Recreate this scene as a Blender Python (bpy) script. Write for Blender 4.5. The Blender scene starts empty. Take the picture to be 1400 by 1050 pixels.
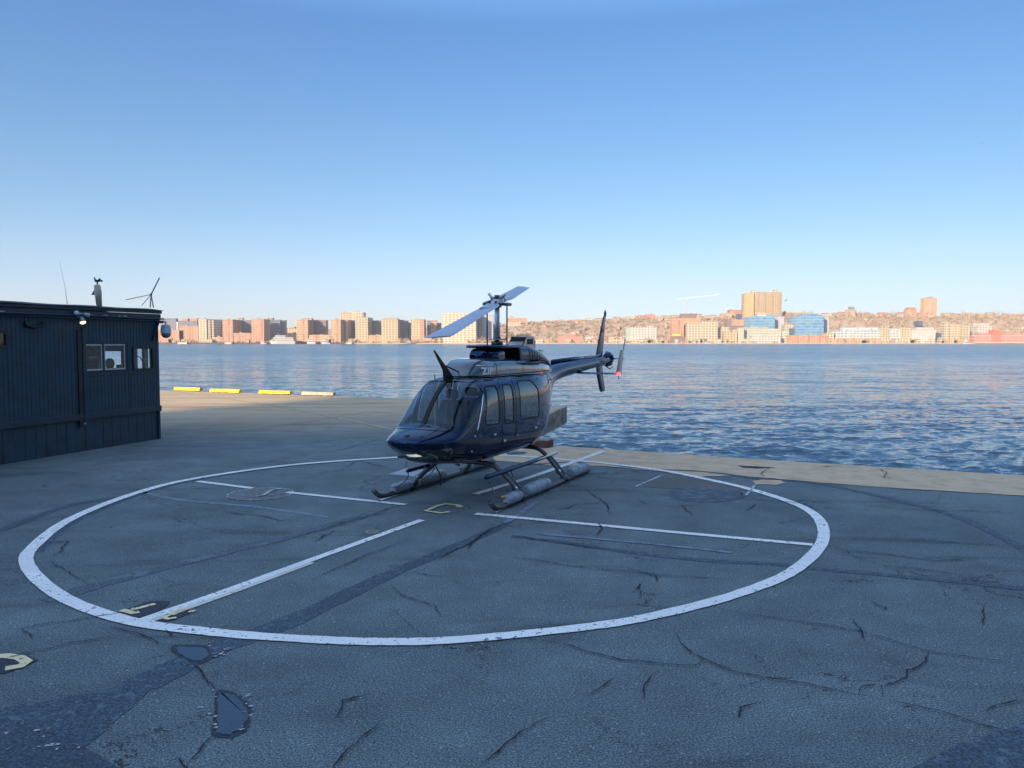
import bpy, math, random
import numpy as np
from mathutils import Vector, Matrix
random.seed(7); RS = np.random.RandomState(11)
S = bpy.context.scene; C = S.collection
PI = math.pi; rad = math.radians
# ------------------------------------------------------------------ camera model (used to survey the ground)
F, HZ, CH = 1060.0, 466.5, 2.7
TH = math.atan((525-HZ)/F)
def ray(px, py):
    x = (px-700)/F; y = -(py-525)/F
    return (x, math.cos(TH)+y*math.sin(TH), -math.sin(TH)+y*math.cos(TH))
def G(px, py, z=0.0):
    d = ray(px, py); t = (z-CH)/d[2]
    return (d[0]*t, d[1]*t)
def at(px, py, Y):
    d = ray(px, py); t = Y/d[1]
    return (d[0]*t, Y, CH+d[2]*t)
# ------------------------------------------------------------------ materials
MATS = {}
class NT:
    def __init__(s, name):
        s.m = bpy.data.materials.new(name); s.m.use_nodes = True
        s.t = s.m.node_tree; s.n = s.t.nodes; s.l = s.t.links
        s.p = s.n['Principled BSDF']; s.out = s.n['Material Output']
    def node(s, typ, **kw):
        n = s.n.new(typ)
        for k, v in kw.items():
            if k == 'op': n.operation = v
            elif isinstance(k, str) and hasattr(n, k) and k not in ('inputs',): setattr(n, k, v)
        return n
    def con(s, a, b): s.l.new(a, b)
    def val(s, sock, v):
        if hasattr(v, 'is_output') or isinstance(v, bpy.types.NodeSocket): s.l.new(v, sock)
        else: sock.default_value = v
    def math(s, op, a, b=0.0, c=0.0, clamp=False):
        n = s.n.new('ShaderNodeMath'); n.operation = op; n.use_clamp = clamp
        for i, v in enumerate((a, b, c)): s.val(n.inputs[i], v)
        return n.outputs[0]
    def mix(s, f, a, b, blend='MIX'):
        n = s.n.new('ShaderNodeMix'); n.data_type = 'RGBA'; n.blend_type = blend
        s.val(n.inputs[0], f); s.val(n.inputs[6], a); s.val(n.inputs[7], b)
        return n.outputs[2]
    def coord(s, which='Object', scale=(1, 1, 1), loc=(0, 0, 0), rot=(0, 0, 0)):
        tc = s.n.new('ShaderNodeTexCoord'); mp = s.n.new('ShaderNodeMapping')
        mp.inputs['Scale'].default_value = scale; mp.inputs['Location'].default_value = loc
        mp.inputs['Rotation'].default_value = rot
        s.l.new(tc.outputs[which], mp.inputs[0]); return mp.outputs[0]
    def world(s, scale=(1, 1, 1), rot=(0, 0, 0)):
        g = s.n.new('ShaderNodeNewGeometry'); mp = s.n.new('ShaderNodeMapping')
        mp.inputs['Scale'].default_value = scale; mp.inputs['Rotation'].default_value = rot
        s.l.new(g.outputs['Position'], mp.inputs[0]); return mp.outputs[0]
    def noise(s, vec, scale, detail=4, rough=.55, dist=0.0, out=0):
        n = s.n.new('ShaderNodeTexNoise'); s.l.new(vec, n.inputs['Vector'])
        n.inputs['Scale'].default_value = scale; n.inputs['Detail'].default_value = detail
        n.inputs['Roughness'].default_value = rough; n.inputs['Distortion'].default_value = dist
        return n.outputs[out]
    def ramp(s, f, pts):
        r = s.n.new('ShaderNodeValToRGB'); s.l.new(f, r.inputs[0]); e = r.color_ramp.elements
        while len(e) < len(pts): e.new(.5)
        for i, (p, c) in enumerate(pts):
            e[i].position = p; e[i].color = (c, c, c, 1) if isinstance(c, (int, float)) else (*c, 1)
        return r.outputs[0]
    def bump(s, h, strength=.3, dist=.01):
        b = s.n.new('ShaderNodeBump'); s.l.new(h, b.inputs['Height'])
        s.val(b.inputs['Strength'], strength); b.inputs['Distance'].default_value = dist
        s.l.new(b.outputs[0], s.p.inputs['Normal']); return b
def c4(c): return (*c, 1)
def simple(name, col, rough=.5, metal=0, coat=0, var=.12, nscale=6, bump=0, emit=None, spec=.5):
    if name in MATS: return MATS[name]
    k = NT(name); v = k.coord()
    nz = k.noise(v, nscale, 5)
    dark = tuple(c*(1-var*2) for c in col); lite = tuple(min(1, c*(1+var)) for c in col)
    k.con(k.ramp(nz, [(.3, dark), (.7, lite)]), k.p.inputs['Base Color'])
    rr = k.math('MULTIPLY_ADD', nz, .25*rough, rough*.87); k.con(rr, k.p.inputs['Roughness'])
    k.p.inputs['Metallic'].default_value = metal; k.p.inputs['Coat Weight'].default_value = coat
    k.p.inputs['Specular IOR Level'].default_value = spec
    if bump: k.bump(k.noise(v, nscale*8, 4), bump, .01)
    if emit:
        k.p.inputs['Emission Color'].default_value = c4(emit[0]); k.p.inputs['Emission Strength'].default_value = emit[1]
    MATS[name] = k.m; return k.m
# ------------------------------------------------------------------ mesh builder
class MB:
    def __init__(s): s.v = []; s.f = []; s.uv = None
    def add(s, vs, fs):
        b = len(s.v); s.v += [tuple(p) for p in vs]; s.f += [tuple(i+b for i in f) for f in fs]; return s
    def box(s, x0, x1, y0, y1, z0, z1):
        return s.add([(x, y, z) for z in (z0, z1) for y in (y0, y1) for x in (x0, x1)],
                     [(0, 2, 3, 1), (4, 5, 7, 6), (0, 1, 5, 4), (2, 6, 7, 3), (0, 4, 6, 2), (1, 3, 7, 5)])
    def cbox(s, x0, x1, y0, y1, z0, z1, b=.01):
        # box with chamfered edges
        p = []
        for z, i in ((z0, b), (z0+b, 0), (z1-b, 0), (z1, b)):
            for (x, y) in ((x0+i+b, y0+i), (x1-i-b, y0+i), (x1-i, y0+i+b), (x1-i, y1-i-b), (x1-i-b, y1-i), (x0+i+b, y1-i), (x0+i, y1-i-b), (x0+i, y0+i+b)):
                p.append((x, y, z))
        f = [tuple(range(7, -1, -1)), tuple(range(24, 32))]
        for r in range(3):
            for i in range(8): f.append((r*8+i, r*8+(i+1) % 8, r*8+8+(i+1) % 8, r*8+8+i))
        return s.add(p, f)
    def prism(s, poly, z0, z1):
        n = len(poly)
        a = sum(poly[i][0]*poly[(i+1) % n][1]-poly[(i+1) % n][0]*poly[i][1] for i in range(n))
        if a < 0: poly = poly[::-1]
        vs = [(x, y, z0) for x, y in poly]+[(x, y, z1) for x, y in poly]
        return s.add(vs, [tuple(range(n-1, -1, -1)), tuple(range(n, 2*n))]+[(i, (i+1) % n, n+(i+1) % n, n+i) for i in range(n)])
    def tube(s, pts, r, n=8, cap=True, flat=1.0):
        pts = [Vector(p) for p in pts]; m = len(pts)
        rs = r if isinstance(r, (list, tuple)) else [r]*m
        up = Vector((0, 0, 1)); rings = []; prev = None
        for i, p in enumerate(pts):
            d = (pts[min(i+1, m-1)]-pts[max(i-1, 0)]).normalized()
            a = prev if prev else (up if abs(d.z) < .9 else Vector((1, 0, 0)))
            x = (a-d*a.dot(d)).normalized(); y = d.cross(x); prev = x
            rings.append([p+(x*math.cos(t)*flat+y*math.sin(t))*rs[i] for t in [2*PI*k/n for k in range(n)]])
        return s.loft(rings, cap)
    def loft(s, rings, cap=True):
        n = len(rings[0]); m = len(rings); vs = [v for r in rings for v in r]; fs = []
        for j in range(m-1):
            for k in range(n): fs.append((j*n+k, j*n+(k+1) % n, (j+1)*n+(k+1) % n, (j+1)*n+k))
        if cap: fs += [tuple(range(n-1, -1, -1)), tuple((m-1)*n+k for k in range(n))]
        return s.add(vs, fs)
    def cyl(s, p, q, r, n=12, r2=None): return s.tube([p, q], [r, r if r2 is None else r2], n)
    def ball(s, c, r, n=12, sc=(1, 1, 1)):
        rings = []
        for j in range(1, n//2+1):
            t = PI*j/(n//2+1); rings.append([(c[0]+r*sc[0]*math.sin(t)*math.cos(2*PI*k/n), c[1]+r*sc[1]*math.sin(t)*math.sin(2*PI*k/n), c[2]-r*sc[2]*math.cos(t)) for k in range(n)])
        return s.loft(rings)
    def build(s, name, mat, parent=None, smooth=False, loc=None, angle=None):
        me = bpy.data.meshes.new(name); me.from_pydata(s.v, [], s.f); me.update()
        if mat: me.materials.append(mat)
        o = bpy.data.objects.new(name, me); C.objects.link(o)
        if parent: o.parent = parent
        if loc: o.location = loc
        if smooth:
            me.shade_smooth()
            if angle: me.set_sharp_from_angle(angle=rad(angle))
        return o
def tag(o, label=None, cat=None, group=None, kind=None):
    if label: o['label'] = label
    if cat: o['category'] = cat
    if group: o['group'] = group
    if kind: o['kind'] = kind
    return o
def empty(name, loc, rz=0, label=None, cat=None, group=None):
    o = bpy.data.objects.new(name, None); C.objects.link(o); o.location = loc; o.rotation_euler = (0, 0, rz)
    o.empty_display_size = .2
    return tag(o, label, cat, group)
# ------------------------------------------------------------------ camera
cam = bpy.data.cameras.new('Camera'); co = bpy.data.objects.new('Camera', cam); C.objects.link(co)
cam.sensor_width = 36; cam.lens = 36*F/1400; cam.clip_end = 20000; cam.clip_start = .05
co.location = (0, 0, CH); co.rotation_euler = (PI/2-TH, 0, 0); S.camera = co
# ------------------------------------------------------------------ light
SUN_AZ, SUN_EL = rad(35), rad(17)          # sun stands behind the camera, to its left
sd = Vector((-math.sin(SUN_AZ)*math.cos(SUN_EL), -math.cos(SUN_AZ)*math.cos(SUN_EL), math.sin(SUN_EL)))
sun = bpy.data.lights.new('Sun', 'SUN'); sun.energy = 5.0; sun.angle = rad(.5); sun.color = (1, .76, .50)
so = bpy.data.objects.new('Sun', sun); C.objects.link(so); so.rotation_euler = sd.to_track_quat('Z', 'Y').to_euler()
w = bpy.data.worlds.new('World'); S.world = w; w.use_nodes = True
nt = w.node_tree; sky = nt.nodes.new('ShaderNodeTexSky'); sky.sky_type = 'NISHITA'; sky.sun_disc = False
sky.sun_elevation = SUN_EL; sky.sun_rotation = math.atan2(sd.x, sd.y)
sky.altitude = 0; sky.air_density = 1.0; sky.dust_density = 0.2; sky.ozone_density = 4.0
_tc = nt.nodes.new('ShaderNodeTexCoord'); _sp = nt.nodes.new('ShaderNodeSeparateXYZ'); nt.links.new(_tc.outputs['Generated'], _sp.inputs[0])
_cr = nt.nodes.new('ShaderNodeValToRGB'); nt.links.new(_sp.outputs[2], _cr.inputs[0]); _e = _cr.color_ramp.elements
while len(_e) < 7: _e.new(.5)
for _i, (_p, _c) in enumerate([(0.0, (.225, .225, .30)), (.05, (.24, .232, .285)), (.10, (.26, .248, .265)), (.20, (.235, .258, .268)), (.37, (.205, .262, .305)), (.50, (.62, .62, .62)), (.85, (2.35, 1.6, 1.12))]): _e[_i].position = _p; _e[_i].color = (*_c, 1)
_mx = nt.nodes.new('ShaderNodeVectorMath'); _mx.operation = 'MULTIPLY'; nt.links.new(sky.outputs[0], _mx.inputs[0]); nt.links.new(_cr.outputs[0], _mx.inputs[1])
_sf = nt.nodes.new('ShaderNodeMath'); _sf.operation = 'MULTIPLY_ADD'; nt.links.new(_sp.outputs[0], _sf.inputs[0]); _sf.inputs[1].default_value = -.95; _sf.inputs[2].default_value = 4.05
_ms = nt.nodes.new('ShaderNodeVectorMath'); _ms.operation = 'SCALE'; nt.links.new(_mx.outputs[0], _ms.inputs[0]); nt.links.new(_sf.outputs[0], _ms.inputs['Scale'])
nt.links.new(_ms.outputs[0], nt.nodes['Background'].inputs[0]); nt.nodes['Background'].inputs[1].default_value = .0725
S.view_settings.view_transform = 'Standard'; S.view_settings.look = 'None'; S.view_settings.gamma = 1
S.view_settings.exposure = 1.0
S.render.engine = 'CYCLES'
# ================================================================== GROUND / PIER
WZ = -1.9
def m_asphalt():
    k = NT('asphalt'); v = k.world()
    fine = k.noise(v, 64, 4, .8); grit = k.n.new('ShaderNodeTexVoronoi'); k.con(v, grit.inputs['Vector']); grit.inputs['Scale'].default_value = 70
    mid = k.noise(v, 1.3, 6, .6); big = k.noise(v, .16, 4, .6, .6)
    st = k.noise(k.world((.25, 1.2, 1), (0, 0, rad(-26))), 1.1, 5, .6, .4)
    f1 = k.ramp(fine, [(.37, .24), (.5, .9), (.64, 2.1)])
    f2 = k.ramp(mid, [(.3, .78), (.7, 1.16)]); f3 = k.ramp(big, [(.3, .74), (.7, 1.2)]); f4 = k.ramp(st, [(.28, .55), (.42, .95), (.8, 1.08)])
    dn = k.n.new('ShaderNodeTexNoise'); k.con(v, dn.inputs['Vector']); dn.inputs['Scale'].default_value = 1.6; dn.inputs['Detail'].default_value = 6; dn.inputs['Roughness'].default_value = .7
    dv = k.n.new('ShaderNodeVectorMath'); dv.operation = 'MULTIPLY_ADD'; k.con(dn.outputs['Color'], dv.inputs[0]); dv.inputs[1].default_value = (.9, .9, .9); k.con(v, dv.inputs[2])
    def vein(sc, wd, lo):
        vo = k.n.new('ShaderNodeTexVoronoi'); vo.feature = 'DISTANCE_TO_EDGE'; k.con(dv.outputs[0], vo.inputs['Vector']); vo.inputs['Scale'].default_value = sc
        ln = k.math('LESS_THAN', vo.outputs['Distance'], k.math('MULTIPLY', k.math('SUBTRACT', k.noise(v, .55, 4, .6), lo), wd))
        return k.math('SUBTRACT', 1, k.math('MULTIPLY', ln, .78))
    f5 = k.math('MULTIPLY', vein(.42, .030, .46), vein(1.3, .07, .53))
    base = k.mix(big, (.095, .136, .155, 1), (.136, .162, .166, 1))
    m = base
    for f in (f1, f2, f3, f4, f5): m = k.mix(1, m, f, 'MULTIPLY')
    sp = k.ramp(grit.outputs['Color'], [(.86, 0), (.95, 1)]); m = k.mix(k.math('MULTIPLY', sp, .55), m, (.40, .41, .42, 1))
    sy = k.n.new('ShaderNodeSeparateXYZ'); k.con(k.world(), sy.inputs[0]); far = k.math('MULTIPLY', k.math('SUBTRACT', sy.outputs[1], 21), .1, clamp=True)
    sunlit_tone = k.mix(1, k.ramp(k.noise(k.world((.2, 1, 1), (0, 0, rad(-20))), .8, 6, .65, .5), [(.3, (.34, .235, .145)), (.55, (.56, .40, .24)), (.75, (.64, .46, .28))]), k.ramp(fine, [(.3, .85), (.7, 1.1)]), 'MULTIPLY')
    m = k.mix(k.math('MULTIPLY', far, .85), m, sunlit_tone)  # paler far deck; its warm colour also stands in for strong sunlight
    k.con(m, k.p.inputs['Base Color']); k.p.inputs['Roughness'].default_value = .85
    k.p.inputs['Specular IOR Level'].default_value = .3
    k.bump(fine, .5, .012); return k.m
def m_conc():
    k = NT('worn_concrete'); v = k.world()
    a = k.noise(v, 2.2, 7, .65); b = k.noise(v, 40, 3, .6); st = k.noise(k.world((1, 1, 1)), 9, 4, .6)
    m = k.ramp(a, [(.25, (.34, .235, .15)), (.5, (.52, .375, .24)), (.75, (.60, .45, .30))])
    m = k.mix(1, m, k.ramp(b, [(.3, .8), (.7, 1.15)]), 'MULTIPLY'); m = k.mix(1, m, k.ramp(st, [(.25, .55), (.36, 1), (1, 1)]), 'MULTIPLY')
    k.con(m, k.p.inputs['Base Color']); k.p.inputs['Roughness'].default_value = .9; k.bump(b, .3, .01); return k.m
def m_paint(name, col, wear=.36, under=(.11, .11, .11), sc=9, grain=1.0):
    k = NT(name); v = k.world()
    a = k.noise(v, sc, 6, .7); b = k.noise(v, .9, 3); c = k.noise(v, 60, 2)
    thr = k.math('MULTIPLY_ADD', b, .22, wear-.11)
    f = k.math('GREATER_THAN', a, thr)
    cc = k.mix(1, col, k.ramp(c, [(.3, .82), (.7, 1.08)]), 'MULTIPLY'); gr_ = k.noise(v, 46, 4, .8); cc = k.mix(grain, cc, k.ramp(gr_, [(.38, .25), (.5, .9), (.64, 2.2)]), 'MULTIPLY') if sum(col[:3]) < .6 else cc; cc = k.mix(1, cc, k.ramp(b, [(.3, .85), (.7, 1.05)]), 'MULTIPLY')
    k.con(k.mix(f, c4(under), cc), k.p.inputs['Base Color']); k.p.inputs['Roughness'].default_value = .75; k.bump(a, .2, .005); return k.m
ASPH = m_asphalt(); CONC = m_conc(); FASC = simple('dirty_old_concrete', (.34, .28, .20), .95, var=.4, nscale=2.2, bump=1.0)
WHITE = m_paint('white_road_paint', (.78, .76, .74, 1), .40, (.10, .13, .16), 15); WHITE_WORN = m_paint('worn_white_road_paint', (.50, .49, .46, 1), .47, (.10, .13, .16), 13)
CREAM = m_paint('cream_road_paint', (.66, .60, .52, 1), .36); YELL = m_paint('yellow_road_paint', (.80, .64, .36, 1), .40)
YELW = m_paint('worn_yellow_road_paint', (.50, .42, .20, 1), .45)
TAR = m_paint('dark_tar', (.036, .060, .086, 1), .42, (.08, .115, .14), 11); CRACK = simple('crack_dark', (.010, .013, .018), .95)
BLACKP = m_paint('black_road_paint', (.02, .028, .042, 1), .3, (.06, .08, .11)); GREYP = m_paint('faded_blue_paint', (.16, .21, .27, 1), .47, (.09, .12, .15), 6)
# pier outline: near pier, its river edge, the notch behind the helicopter and the far leg of the pier
eA = Vector(G(1400, 650)); eB = Vector(G(748, 608.5)); ed = (eA-eB).normalized(); en = Vector((-ed.y, ed.x))   # en points to the river
E0 = eA+ed*60; E1 = eB-ed*1.9
farL = Vector(G(220, 533.5)); farR = Vector(G(555, 545)); fd = (farR-farL).normalized()
corner = Vector(G(770, 556)); E2 = corner
inner = E1
outline = [tuple(E0), (tuple(eA)), tuple(G(1114, 633)), tuple(eB), tuple(E1), tuple(E2), tuple(farR), tuple(farL), tuple(farL-fd*60), (-120, -20), (-140, -260), (140, -260), (120, -40)]
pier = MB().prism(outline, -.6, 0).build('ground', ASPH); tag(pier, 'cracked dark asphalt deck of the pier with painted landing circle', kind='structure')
ap = []
near_edge = [(380, 0)]
apx = [(1500, 686), (1400, 678.5), (1280, 671), (1157, 663), (1100, 658), (1046, 653.5), (1000, 650.5), (960, 652), (935, 651), (905, 645), (860, 641), (820, 637), (790, 638), (750, 636), (700, 632), (640, 628), (600, 624), (560, 618)]
apoly = [tuple(eA+ed*6), tuple(eA), tuple(G(1114, 633)), tuple(eB), tuple(E1+ed*.3)]
apoly = [(p[0]-en.x*.02, p[1]-en.y*.02) for p in apoly]
low = []
for i in range(len(apx)-1, 0, -1):
    a, b = apx[i], apx[i-1]
    for t in (0, .2, .4, .6, .8):
        low.append(G(a[0]+(b[0]-a[0])*t, a[1]+(b[1]-a[1])*t+random.uniform(-.45, .45)))
apron = MB().prism(apoly+low, -.02, .004).build('concrete_apron', CONC, pier); apron['label'] = 'pale worn concrete strip along the pier edge'
JOINT_SHADOW = simple('joint_shadow', (.03, .035, .04), .9)
# raised lip of the concrete edge
lip = MB()
for a, b in ((eA+ed*50, eA), (eA, Vector(G(1114, 633))), (Vector(G(1114, 633)), eB), (eB, E1)):
    n_ = Vector((a-b).normalized()); q = Vector((n_.y, -n_.x)); q = q if q.dot(en) > 0 else -q
    lip.prism([tuple(a+q*.06), tuple(b+q*.06), tuple(b+q*.002), tuple(a+q*.002)], -.75, -.012)
lip.build('edge_beam', CONC, pier)
# concrete corner of the far pier leg (its side shows behind the helicopter) with piles beneath
fac = MB(); sx = (E2-E1).normalized(); sq = Vector((sx.y, -sx.x))
L_ = (E2-E1).length
for i in range(8):
    a = E1+sx*(L_*i/8+.03); b = E1+sx*(L_*(i+1)/8-.02)
    fac.prism([tuple(a+sq*.01), tuple(b+sq*.01), tuple(b+sq*.16), tuple(a+sq*.16)], -.66, .012)
fac.build('fascia_beam', FASC, pier)
fr = MB()
for i in range(26):
    a = farL-fd*20+fd*(i*1.72); b = a+fd*1.68; q = Vector((-fd.y, fd.x))
    if (b-farL).dot(fd) > (E2-farL).dot(fd): break
    fr.prism([tuple(a+q*.005), tuple(b+q*.005), tuple(b+q*.12), tuple(a+q*.12)], -.66, -.01)
fr.build('edge_beam', CONC, pier)
PILE = simple('wet_timber', (.05, .04, .03), .8, bump=.4)
for i in range(4):
    p = E1+sx*(L_*(i+.5)/9)-sq*1.2; MB().cyl((p.x, p.y, -3), (p.x, p.y, -.6), .17, 10).build('pile', PILE, pier, True)
for i in range(14):
    p = eA+ed*8-ed*(i*1.9)-en*.25; MB().cyl((p.x, p.y, -3), (p.x, p.y, -.6), .17, 10).build('pile', PILE, pier, True)
# ---- markings
def strip(pts, wd, z, name, mat, closed=False, jit=0, label=None, taper=False):
    pts = [Vector(p) for p in pts]; n = len(pts); L = []; R = []
    ws = wd if isinstance(wd, (list, tuple)) else [wd]*n
    for i, p in enumerate(pts):
        a = pts[(i-1) % n] if closed or i else p; b = pts[(i+1) % n] if closed or i < n-1 else p
        d = (b-a).normalized(); q = Vector((-d.y, d.x)); wv = ws[i]/2*(1+random.uniform(-jit, jit))
        if taper: wv *= min(1, 4*min(i, n-1-i)/n+.15)
        L.append((*(p+q*wv), z)); R.append((*(p-q*wv), z))
    m = MB(); k = n if closed else n-1
    m.add(L+R, [(n+i, n+(i+1) % n, (i+1) % n, i) for i in range(k)])
    o = m.build(name, mat, pier)
    if label: o['label'] = label
    return o
def catmull(P, seg=8, closed=True):
    P = [Vector(p) for p in P]; n = len(P); out = []
    for i in range(n if closed else n-1):
        p0, p1, p2, p3 = (P[(i-1) % n], P[i], P[(i+1) % n], P[(i+2) % n]) if closed else (P[max(i-1, 0)], P[i], P[i+1], P[min(i+2, n-1)])
        for j in range(seg):
            t = j/seg
            out.append(.5*((2*p1)+(p2-p0)*t+(2*p0-5*p1+4*p2-p3)*t*t+(3*p1-p0-3*p2+p3)*t**3))
    if not closed: out.append(P[-1])
    return out
ringpx = [(36.5, 771), (80, 814), (171, 848.6), (286, 865), (400, 874), (514, 878.6), (628.6, 875.7), (800, 858.6), (894, 843), (1008.6, 813), (1088.6, 778.6), (1126, 735), (1105.7, 698.6), (1031, 671), (948.6, 652), (894, 642), (808.6, 632), (700, 623.5), (620, 622.5), (543, 625.7), (400, 636), (265.7, 654.9), (182.9, 675.7), (100, 708.6), (51.4, 743)]
ring = catmull([G(*p) for p in ringpx], 10)
strip(low, [random.uniform(.015, .05) for _ in low], .0062, 'edge_joint_shadow', JOINT_SHADOW, False, .5)  # dark strip along the joint, painted as the shadow of the step
strip(ring, .165, .012, 'painted_circle', WHITE, True, .06, 'large white painted landing circle with chipped edges')
strip([p*1.0+Vector((.1, -.02)) for p in ring[195:245]], .16, .004, 'tar_band', TAR, False, .1)
def pl(pxs, wd, name, mat, z=.008, jit=.05, sub=6, label=None, closed=False, taper=False):
    P = [Vector(G(*p)) for p in pxs]
    if len(P) > 2: P = catmull(P, sub, False)
    else: P = [P[0].lerp(P[1], i/14) for i in range(15)]
    return strip(P, wd, z, name, mat, closed, jit, label, taper)
pl([(270, 658.5), (345, 668)], .13, 'painted_line', WHITE, .010)
pl([(392, 673.5), (555, 690.5)], .12, 'painted_line', WHITE, .010)
pl([(188, 851), (300, 812), (440, 761), (577, 711.5)], .125, 'painted_line', WHITE, .010)
pl([(193, 853), (310, 812.2), (425, 769.5)], .12, 'painted_line', CREAM, .008, label='cream older line beside the white one')
pl([(650, 703), (780, 715), (940, 730), (1111, 745.5)], .13, 'painted_line', WHITE, .010)
pl([(650, 676), (735, 649.5), (825, 617)], .14, 'painted_line', WHITE, .010)
pl([(230, 533.8), (380, 556), (537, 587.5)], .11, 'painted_line', YELW, .008, label='faded yellow line running over the pier')
pl([(392, 552.3), (548, 552.3)], .10, 'painted_line', WHITE_WORN, .008); pl([(508, 563.5), (540, 564.5)], .1, 'painted_line', WHITE_WORN, .008)
pl([(868, 666), (905, 650)], .05, 'painted_line', WHITE_WORN, .008); pl([(1020, 678), (1034, 662)], .05, 'painted_line', WHITE_WORN, .014)
# tar bands (old repairs)
pl([(-80, 752), (0, 726), (51, 706), (100, 690), (143, 683), (180, 677)], .17, 'tar_band', TAR, .004, .12)
pl([(190, 672), (250, 684), (340, 692), (400, 700), (450, 707)], .11, 'tar_band', GREYP, .004, .2)
pl([(1046, 655), (1120, 662), (1200, 678), (1290, 701), (1345, 722), (1420, 762)], .16, 'tar_band', TAR, .004, .15)
pl([(700, 733), (780, 743), (860, 755), (960, 766), (1050, 771), (1110, 777), (1250, 790), (1420, 807)], .13, 'tar_band', TAR, .004, .12)
pl([(190, 938), (290, 889), (400, 848), (520, 791), (600, 757), (680, 722), (705, 707)], [.33]*7+[.29]*6+[.25]*6+[.22]*6+[.2]*6+[.12]*6, 'tar_band', TAR, .004, .1)
pl([(690, 716), (735, 686)], .10, 'tar_band', GREYP, .008, .3); pl([(735, 730), (900, 745), (1000, 756)], .08, 'tar_band', GREYP, .0075, .3)
pl([(60, 822), (160, 793), (300, 757), (420, 727), (520, 700)], .24, 'tar_band', m_paint('old_tar', (.065, .09, .115, 1), .45, (.10, .13, .15), 3), .004, .2)
pl([(700, 637), (800, 632), (880, 641), (960, 645), (1040, 655)], [.12]*24+[.2], 'tar_band', TAR, .009, .3)
def poly(pxs, z, name, mat, jag=.0, label=None, sub=5):
    P = [Vector(G(*p)) for p in pxs]; out = []
    for i, p in enumerate(P):
        q = P[(i+1) % len(P)]
        for j in range(sub):
            r = p.lerp(q, j/sub); out.append((r.x+random.uniform(-jag, jag), r.y+random.uniform(-jag, jag), z))
    n = len(out); m = MB(); m.add(out, [tuple(range(n))] if sum(out[i][0]*out[(i+1) % n][1]-out[(i+1) % n][0]*out[i][1] for i in range(n)) > 0 else [tuple(range(n-1, -1, -1))])
    o = m.build(name, mat, pier)
    if label: o['label'] = label
poly([(-60, 982), (0, 970), (140, 945), (203, 928), (225, 925), (205, 945), (160, 985), (116, 1021), (60, 1001), (0, 983)], .0045, 'tar_patch', TAR, .01)
poly([(-120, 984), (0, 982), (60, 1000), (115, 1022), (165, 1052), (240, 1110), (-120, 1110)], .006, 'tar_patch', m_paint('tar_with_old_paint', (.034, .052, .075, 1), .37, (.34, .38, .42), 9), .01)
poly([(1238, 1056), (1300, 1024), (1345, 1008), (1410, 984), (1500, 960), (1500, 1040), (1300, 1090)], .005, 'tar_patch', TAR, .015)
poly([(232, 885), (242, 881), (285, 884), (292, 898), (278, 907), (262, 907), (240, 896)], .005, 'tar_patch', BLACKP, .012)
PATCH = m_paint('filled_patch', (.05, .085, .12, 1), .22, (.04, .06, .09), 14, 0.0)
poly([(240, 887), (245, 885), (280, 887), (287, 896), (276, 904), (262, 904), (245, 895)], .009, 'pothole_fill', PATCH, .008)
poly([(292, 950), (300, 943), (320, 947), (333, 957), (342, 965), (343, 985), (336, 1000), (315, 1011), (290, 1008), (293, 985)], .005, 'tar_patch', BLACKP, .02)
poly([(297, 952), (303, 948), (318, 951), (330, 962), (338, 970), (338, 985), (330, 998), (313, 1006), (296, 1004), (297, 985)], .009, 'pothole_fill', PATCH, .012)
poly([(905, 676), (920, 669), (960, 668), (1000, 670), (1022, 676), (1008, 684), (960, 687), (925, 684)], .0045, 'tar_patch', m_paint('blue_black_patch', (.034, .06, .085, 1), .46, (.08, .11, .13), 5), .07)
poly([(880, 666), (905, 652), (960, 652), (1010, 662), (1035, 672), (960, 668), (915, 668)], .0035, 'tar_patch', m_paint('darker_asphalt', (.085, .08, .075, 1), .3, (.13, .13, .12), 3), .03)
poly([(1027, 658), (1040, 656.5), (1066, 657), (1075, 660.5), (1060, 663.5), (1035, 662.5)], .0095, 'concrete_patch', CONC, .02)
poly([(531, 648.5), (556, 640.5), (580, 642.5), (566, 652)], .008, 'concrete_patch', m_paint('pale_square_paint', (.32, .35, .38, 1), .28), .004, 'pale square slab beside the left skid')
poly([(1009, 637), (1032, 638), (1062, 640), (1035, 641), (1015, 639.5)], .010, 'tar_patch', CRACK, .012)
poly([(692, 619.5), (705, 617.5), (722, 618.5), (715, 621.5), (695, 622.5)], .010, 'tar_patch', TAR, .02)
poly([(328, 759)]*0+[(497, 727), (510, 724), (522, 725), (516, 730), (500, 731)], .0095, 'painted_smear', m_paint('pale_yellow_smear', (.33, .28, .17, 1), .52, (.14, .14, .13), 8), .02)
# painted characters
def stroke(pts, s, ox, oy, wd, mat, z=.012):
    P = [Vector(G(ox+a/s, oy+b/s)) for a, b in pts]; return strip(P, wd, z, 'painted_character', mat, False, .04)
stroke([(625, 285), (600, 300), (560, 290)], 8.75, 560, 660, .075, YELL); stroke([(620, 290), (560, 272), (430, 262), (350, 278), (190, 343), (380, 370), (480, 353)], 8.75, 560, 660, .085, YELL, .0135)
poly([(160, 838), (205, 822), (232, 823), (230, 828), (200, 846), (181, 844)], .007, 'painted_background', BLACKP, .006)
poly([(205, 849), (222, 837), (240, 832), (264, 834), (262, 838), (238, 848), (222, 852)], .007, 'painted_background', BLACKP, .006)
stroke([(345, 383), (400, 382), (630, 322)], 8.75, 140, 790, .06, CREAM if 0 else YELL); stroke([(230, 396), (375, 432), (440, 418)], 8.75, 140, 790, .075, YELL)
stroke([(1030, 383), (930, 385), (850, 420), (735, 487)], 8.75, 140, 790, .055, YELL); stroke([(735, 490), (790, 505), (885, 488)], 8.75, 140, 790, .05, YELL, .0135)
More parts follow.
